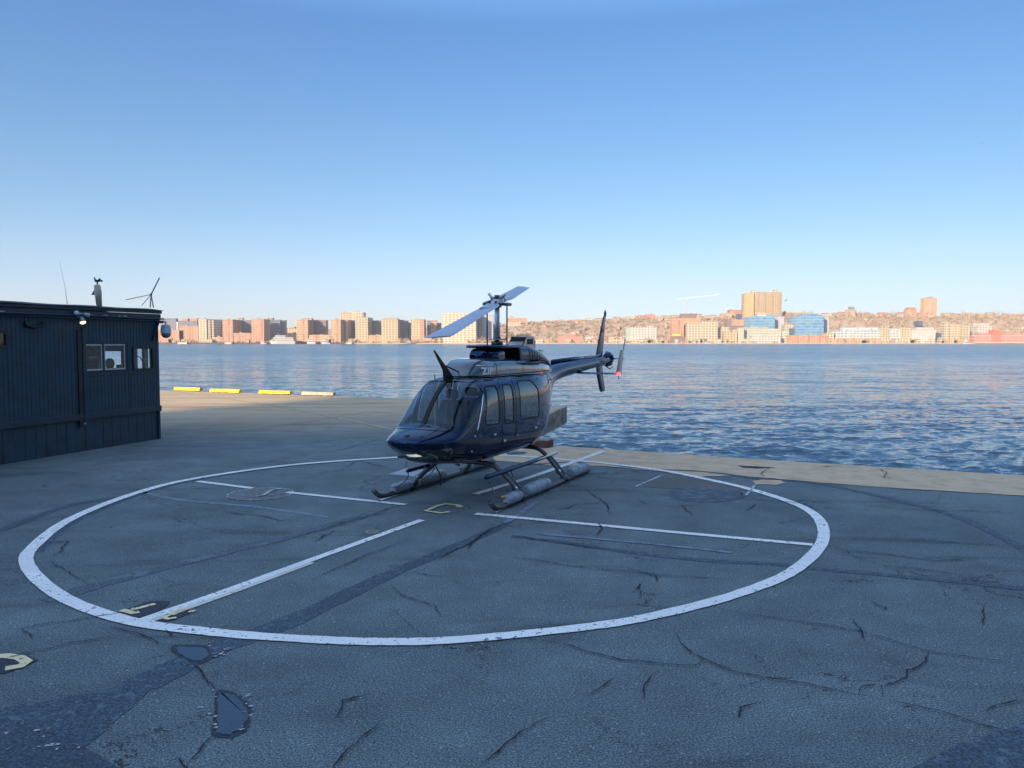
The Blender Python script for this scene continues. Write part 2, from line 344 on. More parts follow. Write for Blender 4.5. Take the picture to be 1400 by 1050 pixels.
stroke([(1035, 412), (1065, 412), (1085, 398)], 8.75, 140, 790, .07, YELL); stroke([(830, 455), (880, 440)], 8.75, 140, 790, .05, YELL, .014)
poly([(-30, 898), (12, 895), (40, 898), (52, 903), (40, 909), (10, 921), (-30, 926)], .007, 'painted_background', BLACKP, .006)
stroke([(-90, 352), (30, 343), (95, 352), (128, 372), (100, 392), (25, 405)], 3.5, 0, 800, .095, YELL)
# round rusty manhole
mx, my = G(356, 675.5); mh = MB(); RUST = m_paint('rusty_iron', (.12, .10, .10, 1), .48, (.12, .15, .16), 9)
ro, ri = [], []
def ringpoly(r0, r1, z, name, mat, sq=1.0):
    n = 40; a = [(mx+r0*math.cos(t)*1.0, my+r0*math.sin(t), z) for t in [2*PI*i/n for i in range(n)]]
    if r1 <= 0: MB().add(a, [tuple(range(n))]).build(name, mat, pier); return
    b = [(mx+r1*math.cos(t), my+r1*math.sin(t), z) for t in [2*PI*i/n for i in range(n)]]
    MB().add(a+b, [(i, (i+1) % n, n+(i+1) % n, n+i) for i in range(n)]).build(name, mat, pier)
ringpoly(.55, 0, .006, 'manhole_cover', RUST); ringpoly(.57, .545, .009, 'manhole_rim', WHITE_WORN); ringpoly(.32, .30, .0095, 'manhole_rim', GREYP)
stroke([(640, 320), (760, 300), (860, 240), (1000, 205)], 10.77, 290, 650, .07, WHITE_WORN, .02)
# ---- cracks
def crack(pxs, wd=.02, name='crack'):
    P = [Vector(G(*p)) for p in pxs]; out = []
    for i in range(len(P)-1):
        a, b = P[i], P[i+1]; L = (b-a).length; n = max(2, int(L/.045)); q = Vector((-(b-a).y, (b-a).x)).normalized(); o = 0
        for j in range(n):
            t = j/n; o = o*.84+random.uniform(-.021, .021)*min(1, .25+L); out.append(a.lerp(b, t)+q*o*min(1, 4*t, 4*(1-t)+.2))
    out.append(P[-1]); ws = [wd*random.uniform(.4, 1.25) for _ in out]
    strip(out, ws, .0165, name, CRACK, False, .3, taper=True)
cr = [[(45, 745), (92, 741), (86, 753), (70, 762)], [(68, 765), (85, 777), (105, 791), (130, 802)], [(0, 866), (60, 855), (120, 846), (180, 838)], [(0, 905), (90, 882), (170, 868)], [(30, 860), (31, 865), (45, 873)],
      [(150, 858), (190, 868), (235, 885)], [(225, 861), (234, 868), (235, 873)], [(262, 908), (275, 920), (290, 937), (294, 945)], [(293, 1008), (275, 1025), (258, 1048)], [(228, 1045), (245, 1040), (262, 1060)],
      [(460, 985), (468, 960), (510, 950)], [(450, 1060), (475, 1027), (520, 988)], [(655, 1050), (690, 1020), (752, 982)], [(534, 802), (548, 815), (570, 823), (595, 830), (604, 845)], [(565, 783), (590, 789), (612, 790)],
      [(712, 873), (760, 880), (800, 892), (860, 905), (950, 912), (960, 905), (975, 900)], [(920, 864), (930, 880), (945, 895), (1000, 920), (1060, 930), (1130, 943), (1180, 953), (1215, 960)], [(1215, 960), (1280, 973), (1330, 990), (1400, 1005)], [(960, 905), (990, 913), (1005, 920)],
      [(985, 835), (1050, 845), (1120, 855), (1180, 866), (1260, 890), (1400, 912)], [(1270, 891), (1262, 908), (1240, 918), (1236, 930), (1205, 940), (1207, 955)], [(1175, 950), (1180, 940), (1205, 938)], [(1160, 845), (1178, 865), (1180, 880)],
      [(1187, 822), (1210, 835), (1212, 830)], [(1345, 828), (1346, 842), (1342, 858)], [(1348, 975), (1370, 965), (1400, 960)], [(1130, 752), (1200, 758), (1280, 768), (1300, 767), (1340, 764)], [(1200, 774), (1280, 782), (1340, 790), (1400, 797)], [(1240, 738), (1330, 745), (1380, 747)],
      [(1170, 692), (1260, 698), (1400, 702)], [(700, 733), (780, 745), (830, 752)], [(690, 762), (740, 768), (790, 776), (850, 777), (880, 783), (900, 790)], [(780, 775), (870, 783), (930, 790), (1010, 793)], [(865, 812), (875, 800), (872, 822)], [(895, 788), (898, 797)], [(640, 755), (656, 735), (668, 722)],
      [(0, 735)]*0+[(400, 738), (450, 722), (520, 700), (560, 688)], [(430, 742), (440, 735), (458, 726)], [(530, 650)]*0+[(470, 640), (490, 631), (530, 640)], [(320, 640), (400, 625), (470, 615), (520, 600)], [(350, 612), (420, 606), (500, 598)], [(220, 598), (330, 590), (420, 577), (520, 560)], [(380, 578), (450, 585), (530, 588)],
      [(470, 612), (520, 607), (560, 612)], [(800, 670), (830, 690), (835, 705)], [(780, 650), (840, 655), (900, 660)], [(930, 690), (945, 705)], [(815, 735), (822, 722), (818, 715)], [(1020, 700), (1035, 690)], [(1115, 640), (1140, 637), (1180, 641)], [(1195, 640), (1212, 646), (1208, 655)], [(1205, 648), (1235, 650)], [(1200, 652), (1222, 655)], [(1050, 640), (1040, 648), (1045, 653)],
      [(905, 790), (870, 783)], [(400, 715), (350, 705), (300, 700)], [(100, 640), (180, 630), (260, 622)], [(1000, 620+60), (1100, 690), (1120, 700)], [(900, 920), (880, 940), (882, 960)], [(800, 955), (840, 930)], [(1010, 985), (1012, 970), (1050, 960)], [(760, 700), (790, 690), (840, 688)], [(596, 770), (640, 745), (690, 715)], [(425, 795), (500, 760), (560, 738)]]
for q in cr:
    if len(q) > 1:
        md = min(G(*p)[1] for p in q); crack(q, .016 if md < 9 else (.024 if md < 14 else .024))
# spalled white flecks round the potholes
fl = MB()
for _ in range(46):
    px, py = random.choice([(random.uniform(272, 296), random.uniform(945, 1000)), (random.uniform(325, 345), random.uniform(945, 1000)), (random.uniform(286, 312), random.uniform(884, 900)), (random.uniform(0, 110), random.uniform(985, 1035))])
    x, y = G(px, py); r = random.uniform(.004, .02)
    fl.add([(x+r*random.uniform(.5, 1.6)*math.cos(t), y+r*random.uniform(.3, 1.2)*math.sin(t), .0135) for t in (0, 1.3, 2.6, 3.9, 5.2)], [(0, 1, 2, 3, 4)])
o = fl.build('paint_flecks', WHITE_WORN, pier); o['kind'] = 'stuff'
# curb stops along the far edge
def curb(px0, px1, py, mat, label):
    a = Vector(G(px0, py)); b = Vector(G(px1, py+(px1-px0)*.03)); d = b-a; L = d.length
    e = empty('wheel_stop', (a.x, a.y, 0), math.atan2(d.y, d.x), label, 'wheel stop', 'wheel stops along the far pier edge')
    m = MB(); n = 9; prof = [(-.13, .04), (-.13, .12), (-.08, .19), (.08, .19), (.13, .12), (.13, .04)]
    m.loft([[(L*i/n, y, z+random.uniform(-.008, .008)) for y, z in prof] for i in range(n+1)])
    m.build('beam', mat, e, False)
    for x in (L*.15, L*.5, L*.85): MB().box(x-.15, x+.15, -.1, .1, 0, .05).build('foot', PILE, e)
YW = m_paint('yellow_curb_paint', (.75, .55, .03, 1), .40, (.35, .30, .22), 5); BG = simple('bare_curb', (.42, .36, .28), .8, var=.2, bump=.3)
curb(240, 275, 534, YW, 'yellow painted wheel stop, leftmost on the far pier edge nearest the dark cabin')
curb(289, 329, 536.5, YW, 'yellow painted wheel stop, middle one of the three yellow ones on the far edge')
curb(356, 398, 538.5, YW, 'yellow painted wheel stop beside the bare beige one')
curb(414, 457, 540.5, BG, 'bare beige unpainted wheel stop at the right end of the row')
# rusty timber block on the concrete edge
bx = Vector(G(742, 611)); e = empty('timber_block', (bx.x, bx.y, .004), rad(-24), 'rusty brown timber block lying on the concrete edge behind the tail of the cabin', 'timber block')
RB = simple('rusty_timber', (.13, .06, .045), .85, var=.3, nscale=9, bump=.5)
MB().cbox(-.35, .22, -.2, .2, .003, .17, .012).build('body', RB, e); MB().cbox(-.34, .21, -.19, .19, .172, .20, .008).build('cap_plank', simple('pale_plank', (.3, .24, .19), .8, bump=.4), e)

# ================================================================== WATER
def m_water():
    k = NT('river_water')
    def slope(scale, rot, nsc, det, rough):
        n = k.n.new('ShaderNodeTexNoise'); k.con(k.world(scale, (0, 0, rad(rot))), n.inputs['Vector']); n.inputs['Scale'].default_value = nsc; n.inputs['Detail'].default_value = det; n.inputs['Roughness'].default_value = rough
        v_ = k.n.new('ShaderNodeVectorMath'); v_.operation = 'SUBTRACT'; k.con(n.outputs['Color'], v_.inputs[0]); v_.inputs[1].default_value = (.5, .5, .5); return v_.outputs[0]
    def vm(op, a, b):
        v_ = k.n.new('ShaderNodeVectorMath'); v_.operation = op; k.con(a, v_.inputs[0])
        if isinstance(b, tuple): v_.inputs[1].default_value = b
        elif op == 'SCALE': k.con(b, v_.inputs['Scale'])
        else: k.con(b, v_.inputs[1])
        return v_.outputs[0]
    s1 = k.noise(k.world((.005, .028, 1)), 1.0, 4, .6, .5); s2 = k.noise(k.world((.03, .10, 1)), 1.0, 3, .5)
    st = k.math('MULTIPLY', k.ramp(s1, [(.38, .75), (.54, 1.5)]), k.ramp(s2, [(.3, .75), (.6, 1)]))
    sl = vm('ADD', vm('MULTIPLY', slope((.55, 1, 1), 10, 2.3, 6, .72), (1.4, 2.0, 0)), vm('MULTIPLY', slope((.28, 1, 1), -8, .55, 4, .65), (.45, 1.25, 0)))
    sl = vm('SCALE', sl, st)
    g = k.n.new('ShaderNodeNewGeometry'); nn = k.n.new('ShaderNodeVectorMath'); nn.operation = 'NORMALIZE'; k.con(vm('ADD', g.outputs['Normal'], sl), nn.inputs[0]); k.con(nn.outputs[0], k.p.inputs['Normal'])
    k.p.inputs['Base Color'].default_value = (.036, .085, .125, 1); sy = k.n.new('ShaderNodeSeparateXYZ'); k.con(k.world(), sy.inputs[0]); k.con(k.math('ADD', .09, k.math('MULTIPLY', k.math('MULTIPLY', k.math('SUBTRACT', sy.outputs[1], 50), .0045, clamp=True), .13)), k.p.inputs['Roughness'])
    k.p.inputs['IOR'].default_value = 1.333; k.p.inputs['Specular IOR Level'].default_value = .5
    return k.m
def build_water():
    Ys = [9.0]
    while Ys[-1] < 1345: Ys.append(Ys[-1]+max(.085, .62*Ys[-1]**2/(768*4.6)*.9))
    Ys = np.array(Ys); nx = 760; s = np.linspace(-1.05, 1.05, nx)
    Y, Sx = np.meshgrid(Ys, s, indexing='ij'); X = Sx*Y
    dY = np.gradient(Ys)[:, None]; dX = (s[1]-s[0])*Y; sp = np.maximum(dY, dX)
    Z = np.zeros_like(X); DX = np.zeros_like(X); DY = np.zeros_like(X)
    for i in range(75):
        lam = .38*(5.5/.38)**(RS.rand()); th = rad(108)+RS.randn()*.55; kx, ky = math.cos(th), math.sin(th); kk = 2*PI/lam
        amp = .0058*lam*math.exp(-(math.log(lam/.9))**2/1.2)*(0.6+.8*RS.rand()); ph = RS.rand()*2*PI
        wgt = np.clip((lam/(sp*2.4)-.6)/.8, 0, 1)
        arg = kk*(kx*X+ky*Y)+ph
        Z += wgt*amp*np.cos(arg); DX -= wgt*amp*.8*kx*np.sin(arg); DY -= wgt*amp*.8*ky*np.sin(arg)
    mod = .75+.35*np.sin(X*.05+1.3*np.sin(Y*.04))*np.sin(Y*.07+X*.02)
    Z = Z*mod
    V = np.stack([X+DX, Y+DY, WZ+Z], -1).reshape(-1, 3); ny = len(Ys)
    idx = np.arange(ny*nx).reshape(ny, nx); q = np.stack([idx[:-1, :-1], idx[:-1, 1:], idx[1:, 1:], idx[1:, :-1]], -1).reshape(-1, 4)
    me = bpy.data.meshes.new('water'); me.vertices.add(len(V)+4); me.loops.add(q.size+4); me.polygons.add(len(q)+1)
    W2 = np.array([(-7000, -300, WZ-.45), (7000, -300, WZ-.45), (7000, 2600, WZ-.45), (-7000, 2600, WZ-.45)])
    me.vertices.foreach_set('co', np.vstack([V, W2]).ravel())
    me.loops.foreach_set('vertex_index', np.concatenate([q.ravel(), len(V)+np.arange(4)]))
    me.polygons.foreach_set('loop_start', np.arange(0, q.size+4, 4)); me.polygons.foreach_set('loop_total', np.full(len(q)+1, 4))
    me.update(); me.validate(); me.shade_smooth(); me.materials.append(m_water())
    o = bpy.data.objects.new('water', me); C.objects.link(o); tag(o, 'choppy blue river water with small wind waves', kind='structure')
build_water()

# ================================================================== DARK CABIN (site office) on the left
c0 = Vector(G(220, 600)); c1 = Vector(G(0, 636)); cu = (c1-c0).normalized(); cn = Vector((-cu.y, cu.x))
CAB = empty('site_cabin', (c0.x, c0.y, 0), math.atan2(cu.y, cu.x), 'dark blue ribbed timber site cabin with flat roof and two lit windows at the left', 'cabin')
def FP(px, py, yl=0.0):
    d = Vector(ray(px, py)); dd = Vector((d.x, d.y)); t = (yl+c0.dot(cn))/dd.dot(cn)
    P = dd*t-c0; return (P.dot(cu), CH+d.z*t)
NAVY = simple('navy_cabin_paint', (.005, .034, .060), .55, var=.25, nscale=3, bump=.15)
NAVY2 = simple('navy_cabin_trim', (.004, .022, .040), .5, var=.2, nscale=3, bump=.1)
ROOFM = simple('roof_felt', (.05, .045, .06), .8, var=.3, bump=.4); BLK = simple('black_trim', (.004, .004, .006), .5)
LMET = simple('light_window_frame', (.42, .45, .48), .4, .3, var=.1); DKI = simple('dark_interior', (.035, .035, .04), .8)
def m_glass(name, tint=(.8, .85, .88), ior=1.5, rough=0.0, gcol=(1, 1, 1)):
    k = NT(name); n = k.n; n.remove(k.p)
    tr = n.new('ShaderNodeBsdfTransparent'); tr.inputs[0].default_value = c4(tint)
    gl = n.new('ShaderNodeBsdfGlossy'); gl.inputs['Roughness'].default_value = rough; gl.inputs[0].default_value = c4(gcol)
    fr = n.new('ShaderNodeFresnel'); gb = n.new('ShaderNodeNewGeometry'); k.con(k.math('MULTIPLY_ADD', gb.outputs['Backfacing'], 1/ior-ior, ior), fr.inputs[0])
    mx_ = n.new('ShaderNodeMixShader'); k.con(fr.outputs[0], mx_.inputs[0]); k.con(tr.outputs[0], mx_.inputs[1]); k.con(gl.outputs[0], mx_.inputs[2])
    k.con(mx_.outputs[0], k.out.inputs[0]); return k.m
WGL = m_glass('window_glass', (.92, .96, .97), 1.4)
ZT, LEN, DEP = 3.50, 11.5, 2.7
wins = []
for (a, b, c, d) in ((114.5, 470.5, 170.5, 506), (183.5, 477, 207.5, 503.5), (-2, 456, 6.5, 472)):
    x1, zt = FP(a, b); x0, _ = FP(c, b); xm = (x0+x1)/2; _, zb = FP((a+c)/2, d); _, zt = FP((a+c)/2, b)
    wins.append((x0, x1, zb, zt))
bwin = []
for (a, b, c, d) in ((137.5, 480, 167, 503), (185, 476, 197, 504), (199.5, 476, 207.5, 504), (3.5, 459, 6, 471)):
    x1, zt = FP(a, b, -DEP); x0, _ = FP(c, b, -DEP); _, zb = FP((a+c)/2, d, -DEP); _, zt = FP((a+c)/2, b, -DEP)
    bwin.append((x0, x1, zb, zt))
def holewall(m, L, z0, z1, y0, y1, holes):
    xs = sorted({0, L}|{h[0] for h in holes}|{h[1] for h in holes})
    for a, b in zip(xs, xs[1:]):
        hs = sorted((h[2], h[3]) for h in holes if h[0] < (a+b)/2 < h[1]); z = z0
        for lo, hi in hs: m.box(a, b, y0, y1, z, lo); z = hi
        m.box(a, b, y0, y1, z, z1)
ZS = .78
m = MB(); holewall(m, LEN, ZS, 3.3, -.09, -.006, wins); m.build('wall', NAVY, CAB)
m = MB(); x = 0.02
while x < LEN:      # grooved sheet boards
    wdt = .11; e_ = [(z0, z1) for z0, z1 in [(ZS+.16, 3.28)]]
    hs = sorted((h[2]-.05, h[3]+.05) for h in wins if h[0]-.05 < x+wdt-.008 and h[1]+.05 > x); z = ZS+.16
    for lo, hi in hs: m.box(x, x+wdt-.010, -.006, random.uniform(-.001, .003), z, lo); z = hi
    m.box(x, x+wdt-.010, -.006, random.uniform(-.001, .003), z, 3.28); x += wdt
m.build('siding', NAVY, CAB)
m = MB(); x = 0
while x < LEN:
    m.box(x+.006, x+.269, -.05, -.04+random.uniform(-.003, .003), -.02, ZS-.005); x += .275
m.box(0, LEN, -.12, -.052, -.02, ZS); m.build('skirt', NAVY, CAB)
m = MB(); m.cbox(-.03, LEN, -.02, .035, ZS-.005, ZS+.15, .01); m.build('skirt_rail', NAVY2, CAB)
m = MB(); m.box(0, LEN, -DEP+.1, -.1, ZS+.05, ZS+.1); m.build('floor', DKI, CAB)
m = MB(); m.box(0, LEN, -DEP+.1, -.1, 3.22, 3.3); m.build('ceiling', simple('pale_ceiling', (.25, .26, .27), .8), CAB)
m = MB(); holewall(m, LEN, ZS, 3.3, -DEP, -DEP+.08, bwin); m.build('back_wall', DKI, CAB)
def EP(px, py):      # where a sight line meets the short end wall
    d = Vector(ray(px, py)); dd = Vector((d.x, d.y)); t = c0.dot(cu)/dd.dot(cu); P = dd*t-c0; return (P.dot(cn), CH+d.z*t)
eh = []
for (a, b, c, d) in ((136.5, 480, 167.5, 503.5), (184.5, 475, 196, 505), (199, 475, 207.5, 505)):
    y0_, zt_ = EP(a, b); y1_, _ = EP(c, b); _, zb_ = EP((a+c)/2, d); eh.append((-y1_, -y0_, zb_, zt_))
g = MB(); holewall(g, DEP, -.02, 3.3, 0, .07, eh)
m = MB(); m.v = [(.066-y, -x, z) for x, y, z in g.v]; m.f = g.f; m.build('end_wall', NAVY, CAB)

m = MB(); m.box(LEN-.07, LEN+.004, -DEP+.001, -.001, -.02, 3.3); m.build('end_wall', NAVY, CAB)
m = MB(); m.box(3.2, 3.26, -DEP+.1, -.1, ZS+.1, 3.2); m.build('partition', DKI, CAB)
# fascia, gutter pipes and roof
m = MB(); m.cbox(-.05, LEN, -.02, .06, 3.28, 3.44, .01).cbox(-.07, LEN, -.03, .085, 3.45, 3.53, .01); m.build('fascia', NAVY2, CAB)
m = MB(); m.tube([(-.09, .12, 3.31), (2.5, .12, 3.325), (6, .11, 3.31), (LEN, .12, 3.32)], .022, 6); m.tube([(-.12, .1, 3.25), (3, .1, 3.26), (LEN, .1, 3.25)], .016, 6); m.build('conduit', NAVY2, CAB, True)
rp = MB(); n = 10
rp.loft([[(x, .12-(DEP+.2)*i/n, 3.545+.09*math.sin(PI*i/n)+(.012*math.sin(x*3+i))) for i in range(n+1)]+[(x, .12-(DEP+.2)*(n-i)/n, 3.53) for i in range(n+1)] for x in np.linspace(-.08, LEN+.1, 24)])
rp.build('roof', ROOFM, CAB)
for _ in range(9):
    x = random.uniform(.5, 6); MB().box(x, x+random.uniform(.05, .16), .0605, .066, 3.34, 3.36).build('paint_chip', LMET, CAB)
# recessed slot with pale jamb
xs, zt = FP(110, 451); xe, _ = FP(104.5, 451); _, zb = FP(107, 582)
MB().box(xs, xe, .003, .03, zb-.05, zt).build('drain_slot', BLK, CAB); MB().cbox(xs-.11, xs-.01, .003, .05, zb+.1, zt+.05, .01).build('jamb', NAVY, CAB)
MB().box(*sorted((FP(112.5, 500)[0], FP(112.5, 500)[0]+.03)), .03, .06, zb+.02, zb+.06).build('latch', LMET, CAB)
# seams
sx_, _ = FP(177, 500); MB().box(sx_-.012, sx_+.012, .003, .006, FP(177, 562)[1], FP(177, 490)[1]).build('seam', BLK, CAB)
MB().box(FP(216, 512)[0], FP(117, 512)[0], .003, .006, FP(160, 513.5)[1], FP(160, 512)[1]).build('seam', BLK, CAB)
MB().box(FP(101, 483)[0], FP(45, 483)[0], .003, .012, FP(70, 484)[1], FP(70, 482.5)[1]).build('panel_ledge', NAVY2, CAB)
m = MB(); [m.box(FP(87, 458)[0], FP(73, 458)[0], .003, .014, FP(80, 459.5)[1]+dz, FP(80, 459.5)[1]+dz+.03) for dz in (0, .06)]; m.build('vent', NAVY2, CAB)
hx, hz = FP(45, 438); hp = [(hx+.22*math.cos(t)*(1+.2*math.sin(3*t)), .05, hz-.03-.13*abs(math.sin(t))) for t in np.linspace(0, PI, 14)]
MB().tube(hp, .03, 6).build('hose', BLK, CAB, True)
hx, hz = FP(214, 444); MB().tube([(hx+.05*i-.1, .04+.01*math.sin(i), hz+.25-.11*i+.05*math.sin(i*2)) for i in range(7)], .025, 6).build('cable', BLK, CAB, True)
# windows
for wi, (x0, x1, z0, z1) in enumerate(wins):
    fm = LMET if wi == 0 else BLK; b = .035 if wi == 0 else .06; g = MB()
    g.box(x0-b, x1+b, -.03, .02, z1, z1+b).box(x0-b, x1+b, -.03, .02, z0-b, z0).box(x0-b, x0, -.03, .02, z0, z1).box(x1, x1+b, -.03, .02, z0, z1)
    f_ = g.build('window', BLK, CAB)
    if wi == 0:
        xm = FP(141, 490)[0]
        for a, c in ((x0, xm-.03), (xm+.03, x1)):
            MB().box(a, c, -.02, .008, z1-.035, z1).box(a, c, -.02, .008, z0, z0+.035).box(a, a+.03, -.02, .008, z0+.035, z1-.035).box(c-.03, c, -.02, .008, z0+.035, z1-.035).build('sash', LMET, f_)
        MB().box(xm-.03, xm+.03, -.03, .022, z0, z1).build('mullion', BLK, f_)
    MB().box(x0, x1, -.012, -.008, z0, z1).build('pane', WGL, f_)
# things inside
def icoord(px, py, yl): return FP(px, py, yl)
x, z = icoord(150, 493, -.75)
ch = empty('office_chair', tuple(c0+cu*(x+.0)+cn*-.75)+(0,), 0.9, 'dark round backed office chair seen through the double cabin window', 'chair')
MB().ball((0, 0, z-.08), .13, 12, (1, .25, 1.2)).build('backrest', simple('chair_blue', (.05, .07, .1), .8), ch, True); MB().cyl((0, .0, ZS+.1), (0, 0, ZS+.5), .04).build('stem', BLK, ch); MB().cbox(-.24, .24, -.1, .38, ZS+.5, ZS+.57, .02).build('seat', BLK, ch)
x, z = icoord(164.5, 503, -.45); MB().cbox(x-.10, x+.10, -.5, -.42, z-.15, z+.09, .01).build('desk_screen', DKI, CAB)
MB().cbox(.1, 3.0, -2.55, -1.95, 1.4, 1.45, .01).build('desk', DKI, CAB)
x, z = icoord(127, 488, -1.6); MB().cbox(x-.25, x+.25, -1.8, -1.6, z-.1, z+.35, .01).build('shelf_box', simple('brown_box', (.17, .12, .09), .8, var=.4), CAB)
x, z = icoord(128, 488.5, -1.5); MB().cbox(x-.12, x+.15, -1.55, -1.5, z-.02, z+.02, .003).build('papers', simple('paper', (.7, .7, .68), .8), CAB)
# desk lamp arm in the small window
x, z = icoord(184, 487, -.2); x2, z2 = icoord(191, 488, -.2); x3, z3 = icoord(198, 499, -.2)
dl = empty('desk_lamp', (c0.x, c0.y, 0), math.atan2(cu.y, cu.x), 'thin black jointed desk lamp seen through the small cabin window', 'lamp')
MB().tube([(x, -.2, z), (x2, -.2, z2), (x3, -.2, z3)], .014, 6).build('arm', BLK, dl); MB().cyl((x+.08, -.2, z+.03), (x-.02, -.2, z), .05, 10, .02).build('lamp_shade', BLK, dl)
MB().cyl((x3, -.2, z3), (x3, -.2, z3-.3), .02).build('stem', BLK, dl)
# two-headed flood lamp over the slot, one head lit
x, z = FP(113, 433)
fl_ = empty('flood_lamp', tuple(c0+cu*(x+.16)+cn*.06)+(z+.03,), math.atan2(cu.y, cu.x), 'two headed security lamp under the cabin roof edge, lower head glowing warm', 'lamp')
GR = simple('lamp_grey', (.35, .4, .42), .4, .4)
MB().cbox(-.09, .09, 0, .06, -.05, .06, .01).build('bracket', GR, fl_)
def head(p, q, r, lit):
    h = MB().cyl(p, q, r*.55, 14, r).build('lamp_head', GR, fl_, True)
    d = (Vector(q)-Vector(p)).normalized(); a = Vector(q)+d*.004
    mm = simple('warm_lit_lens', (.9, .6, .4), .4, emit=((1, .60, .32), 1.5)) if lit else simple('clear_lens', (.6, .62, .62), .25)
    MB().cyl(a, a+d*.02, r*.9, 14, r*.75).build('lens', mm, h, True)
head((.0, .07, -.05), (0.02, .13, -.17), .075, True); head((-.05, .08, .03), (-.13, .15, .0), .06, False); head((.1, .05, .03), (.17, .1, .05), .06, False)
# dome camera on the corner
dc = empty('security_camera', tuple(Vector(G(221, 600))+Vector((.17, .05)))+(2.92,), 0, 'pale blue dome security camera on the corner of the dark cabin', 'camera')
WB = simple('pale_plastic', (.42, .5, .58), .35)
MB().tube([(-.2, 0, .3), (0, 0, .31), (0, 0, .2)], .03, 8).build('arm', WB, dc, True)
MB().loft([[(r*math.cos(t), r*math.sin(t), z) for t in [2*PI*i/20 for i in range(20)]] for z, r in ((.24, .04), (.22, .11), (.1, .135), (.0, .14))]).build('housing', WB, dc, True, angle=40)
MB().loft([[(r*math.cos(t), r*math.sin(t), z) for t in [2*PI*i/20 for i in range(20)]] for z, r in ((-.002, .125), (-.06, .12), (-.11, .085), (-.135, .03))]).build('dome', simple('smoked_dome', (.10, .14, .2), .08, coat=.5), dc, True)
MB().ball((.02, -.09, -.07), .035, 10).build('lens', BLK, dc, True)
# roof furniture
mp = at(134.5, 417, 19.6)
an = empty('wind_sensor_mast', (mp[0], mp[1], 3.58), 0, 'cream tapered post on the cabin roof with small wind sensor and dark pennant', 'mast')
CR = simple('cream_post', (.48, .43, .35), .7, var=.2, bump=.2)
def mz(py): return CH+(HZ-py)/F*19.6-3.58
MB().tube([(.02, 0, 0), (0, 0, mz(400)), (-.015, 0, mz(391)), (-.015, 0, mz(389.5))], [.065, .085, .075, .04], 10).build('post', CR, an, True)
k_ = MB(); k_.cyl((-.01, 0, mz(390)), (-.01, 0, mz(385)), .018, 8); k_.tube([(-.06, 0, mz(384.6)), (.06, 0, mz(384.4))], .03, 8); k_.build('sensor_body', BLK, an, True)
k_ = MB(); k_.tube([(-.05, 0, mz(385)), (-.085, 0, mz(379.5))], [.03, .012], 6); k_.build('tail_vane', BLK, an, True); MB().ball((.05, .0, mz(382.6)), .03, 8).build('cup', BLK, an, True); MB().ball((.085, 0.03, mz(384.6)), .028, 8).build('cup', BLK, an, True)
MB().add([(-.08, 0, mz(395)), (-.075, 0, mz(403.5)), (-.19, .03, mz(403.5)), (-.08, .008, mz(395)), (-.075, .008, mz(403.5)), (-.19, .038, mz(403.5))], [(0, 1, 2), (5, 4, 3), (0, 3, 4, 1), (1, 4, 5, 2), (2, 5, 3, 0)]).build('pennant', simple('dark_flag', (.04, .04, .06), .8), an)
tp = at(208, 420, 20.6); ta = empty('tripod_aerial', (tp[0], tp[1], 3.6), 0, 'thin grey tripod aerial with slanted rods at the right end of the cabin roof', 'aerial')
def q3(px, py, y=0.0): return ((px-208)/F*20.6, y, CH+(HZ-py)/F*20.6-3.6)
RD = simple('grey_rod', (.16, .19, .21), .5, .4)
MB().tube([q3(207, 403), q3(216.8, 380, .1)], .018, 6).build('rod', RD, ta, True); hubo = q3(207, 403); MB().ball(hubo, .035, 8).build('hub', RD, ta, True)
for a in (q3(203, 420.5, .1), q3(214.5, 421, -.2)): MB().tube([hubo, a], .015, 6).build('leg', RD, ta, True)
for a in (q3(182, 411.5, -.4), q3(184.5, 416.5, .4)): MB().tube([hubo, a], .009, 6).build('rod', RD, ta, True)
wp = at(92, 412, 19); wa = empty('whip_aerial', (wp[0], wp[1], 3.6), 0, 'very thin tall whip aerial leaning left above the cabin roof', 'aerial')
MB().tube([(0, 0, 0), (-.05, 0, .45), (-.16, 0, 1.06)], [.007, .004, .0025], 5).build('rod', RD, wa)

# ================================================================== HELICOPTER
OX, OY, YAW = -.28, 14.55, rad(26)
HEL = empty('helicopter', (OX, OY, 0), math.atan2(-math.cos(YAW), -math.sin(YAW)), 'glossy navy blue helicopter with grey floats on its skids standing in the painted circle', 'helicopter')
def m_navy():
    k = NT('navy_gloss_paint'); v = k.coord(); n_ = k.noise(v, 3, 4)
    k.con(k.ramp(n_, [(.3, (.0012, .003, .012)), (.7, (.002, .005, .022))]), k.p.inputs['Base Color'])
    k.con(k.ramp(k.noise(v, 14, 5), [(.3, .03), (.7, .075)]), k.p.inputs['Roughness']); k.p.inputs['Specular IOR Level'].default_value = .5; k.p.inputs['IOR'].default_value = 1.7; k.p.inputs['Specular Tint'].default_value = (.30, .52, .95, 1)
    k.bump(k.noise(v, 5, 2), .03, .01); return k.m
PAINT = m_navy(); HGL = m_glass('cockpit_glass', (.50, .64, .78), 1.52, 0, (.72, .88, 1)); SGL = m_glass('tinted_side_glass', (.16, .24, .32), 2.3, 0, (.8, .9, 1))
GREYC = simple('grey_blue_cowl_paint', (.045, .075, .11), .18, coat=1, var=.1); ALU = simple('aluminium', (.45, .46, .48), .35, .8); STEEL = simple('dark_steel', (.09, .095, .105), .4, .7)
BLADE = simple('blade_paint', (.36, .38, .45), .45, var=.08, nscale=2); CHROME = simple('bright_metal', (.7, .7, .7), .15, 1.0); SEAL = simple('black_seal', (.003, .003, .004), .5, spec=.25)
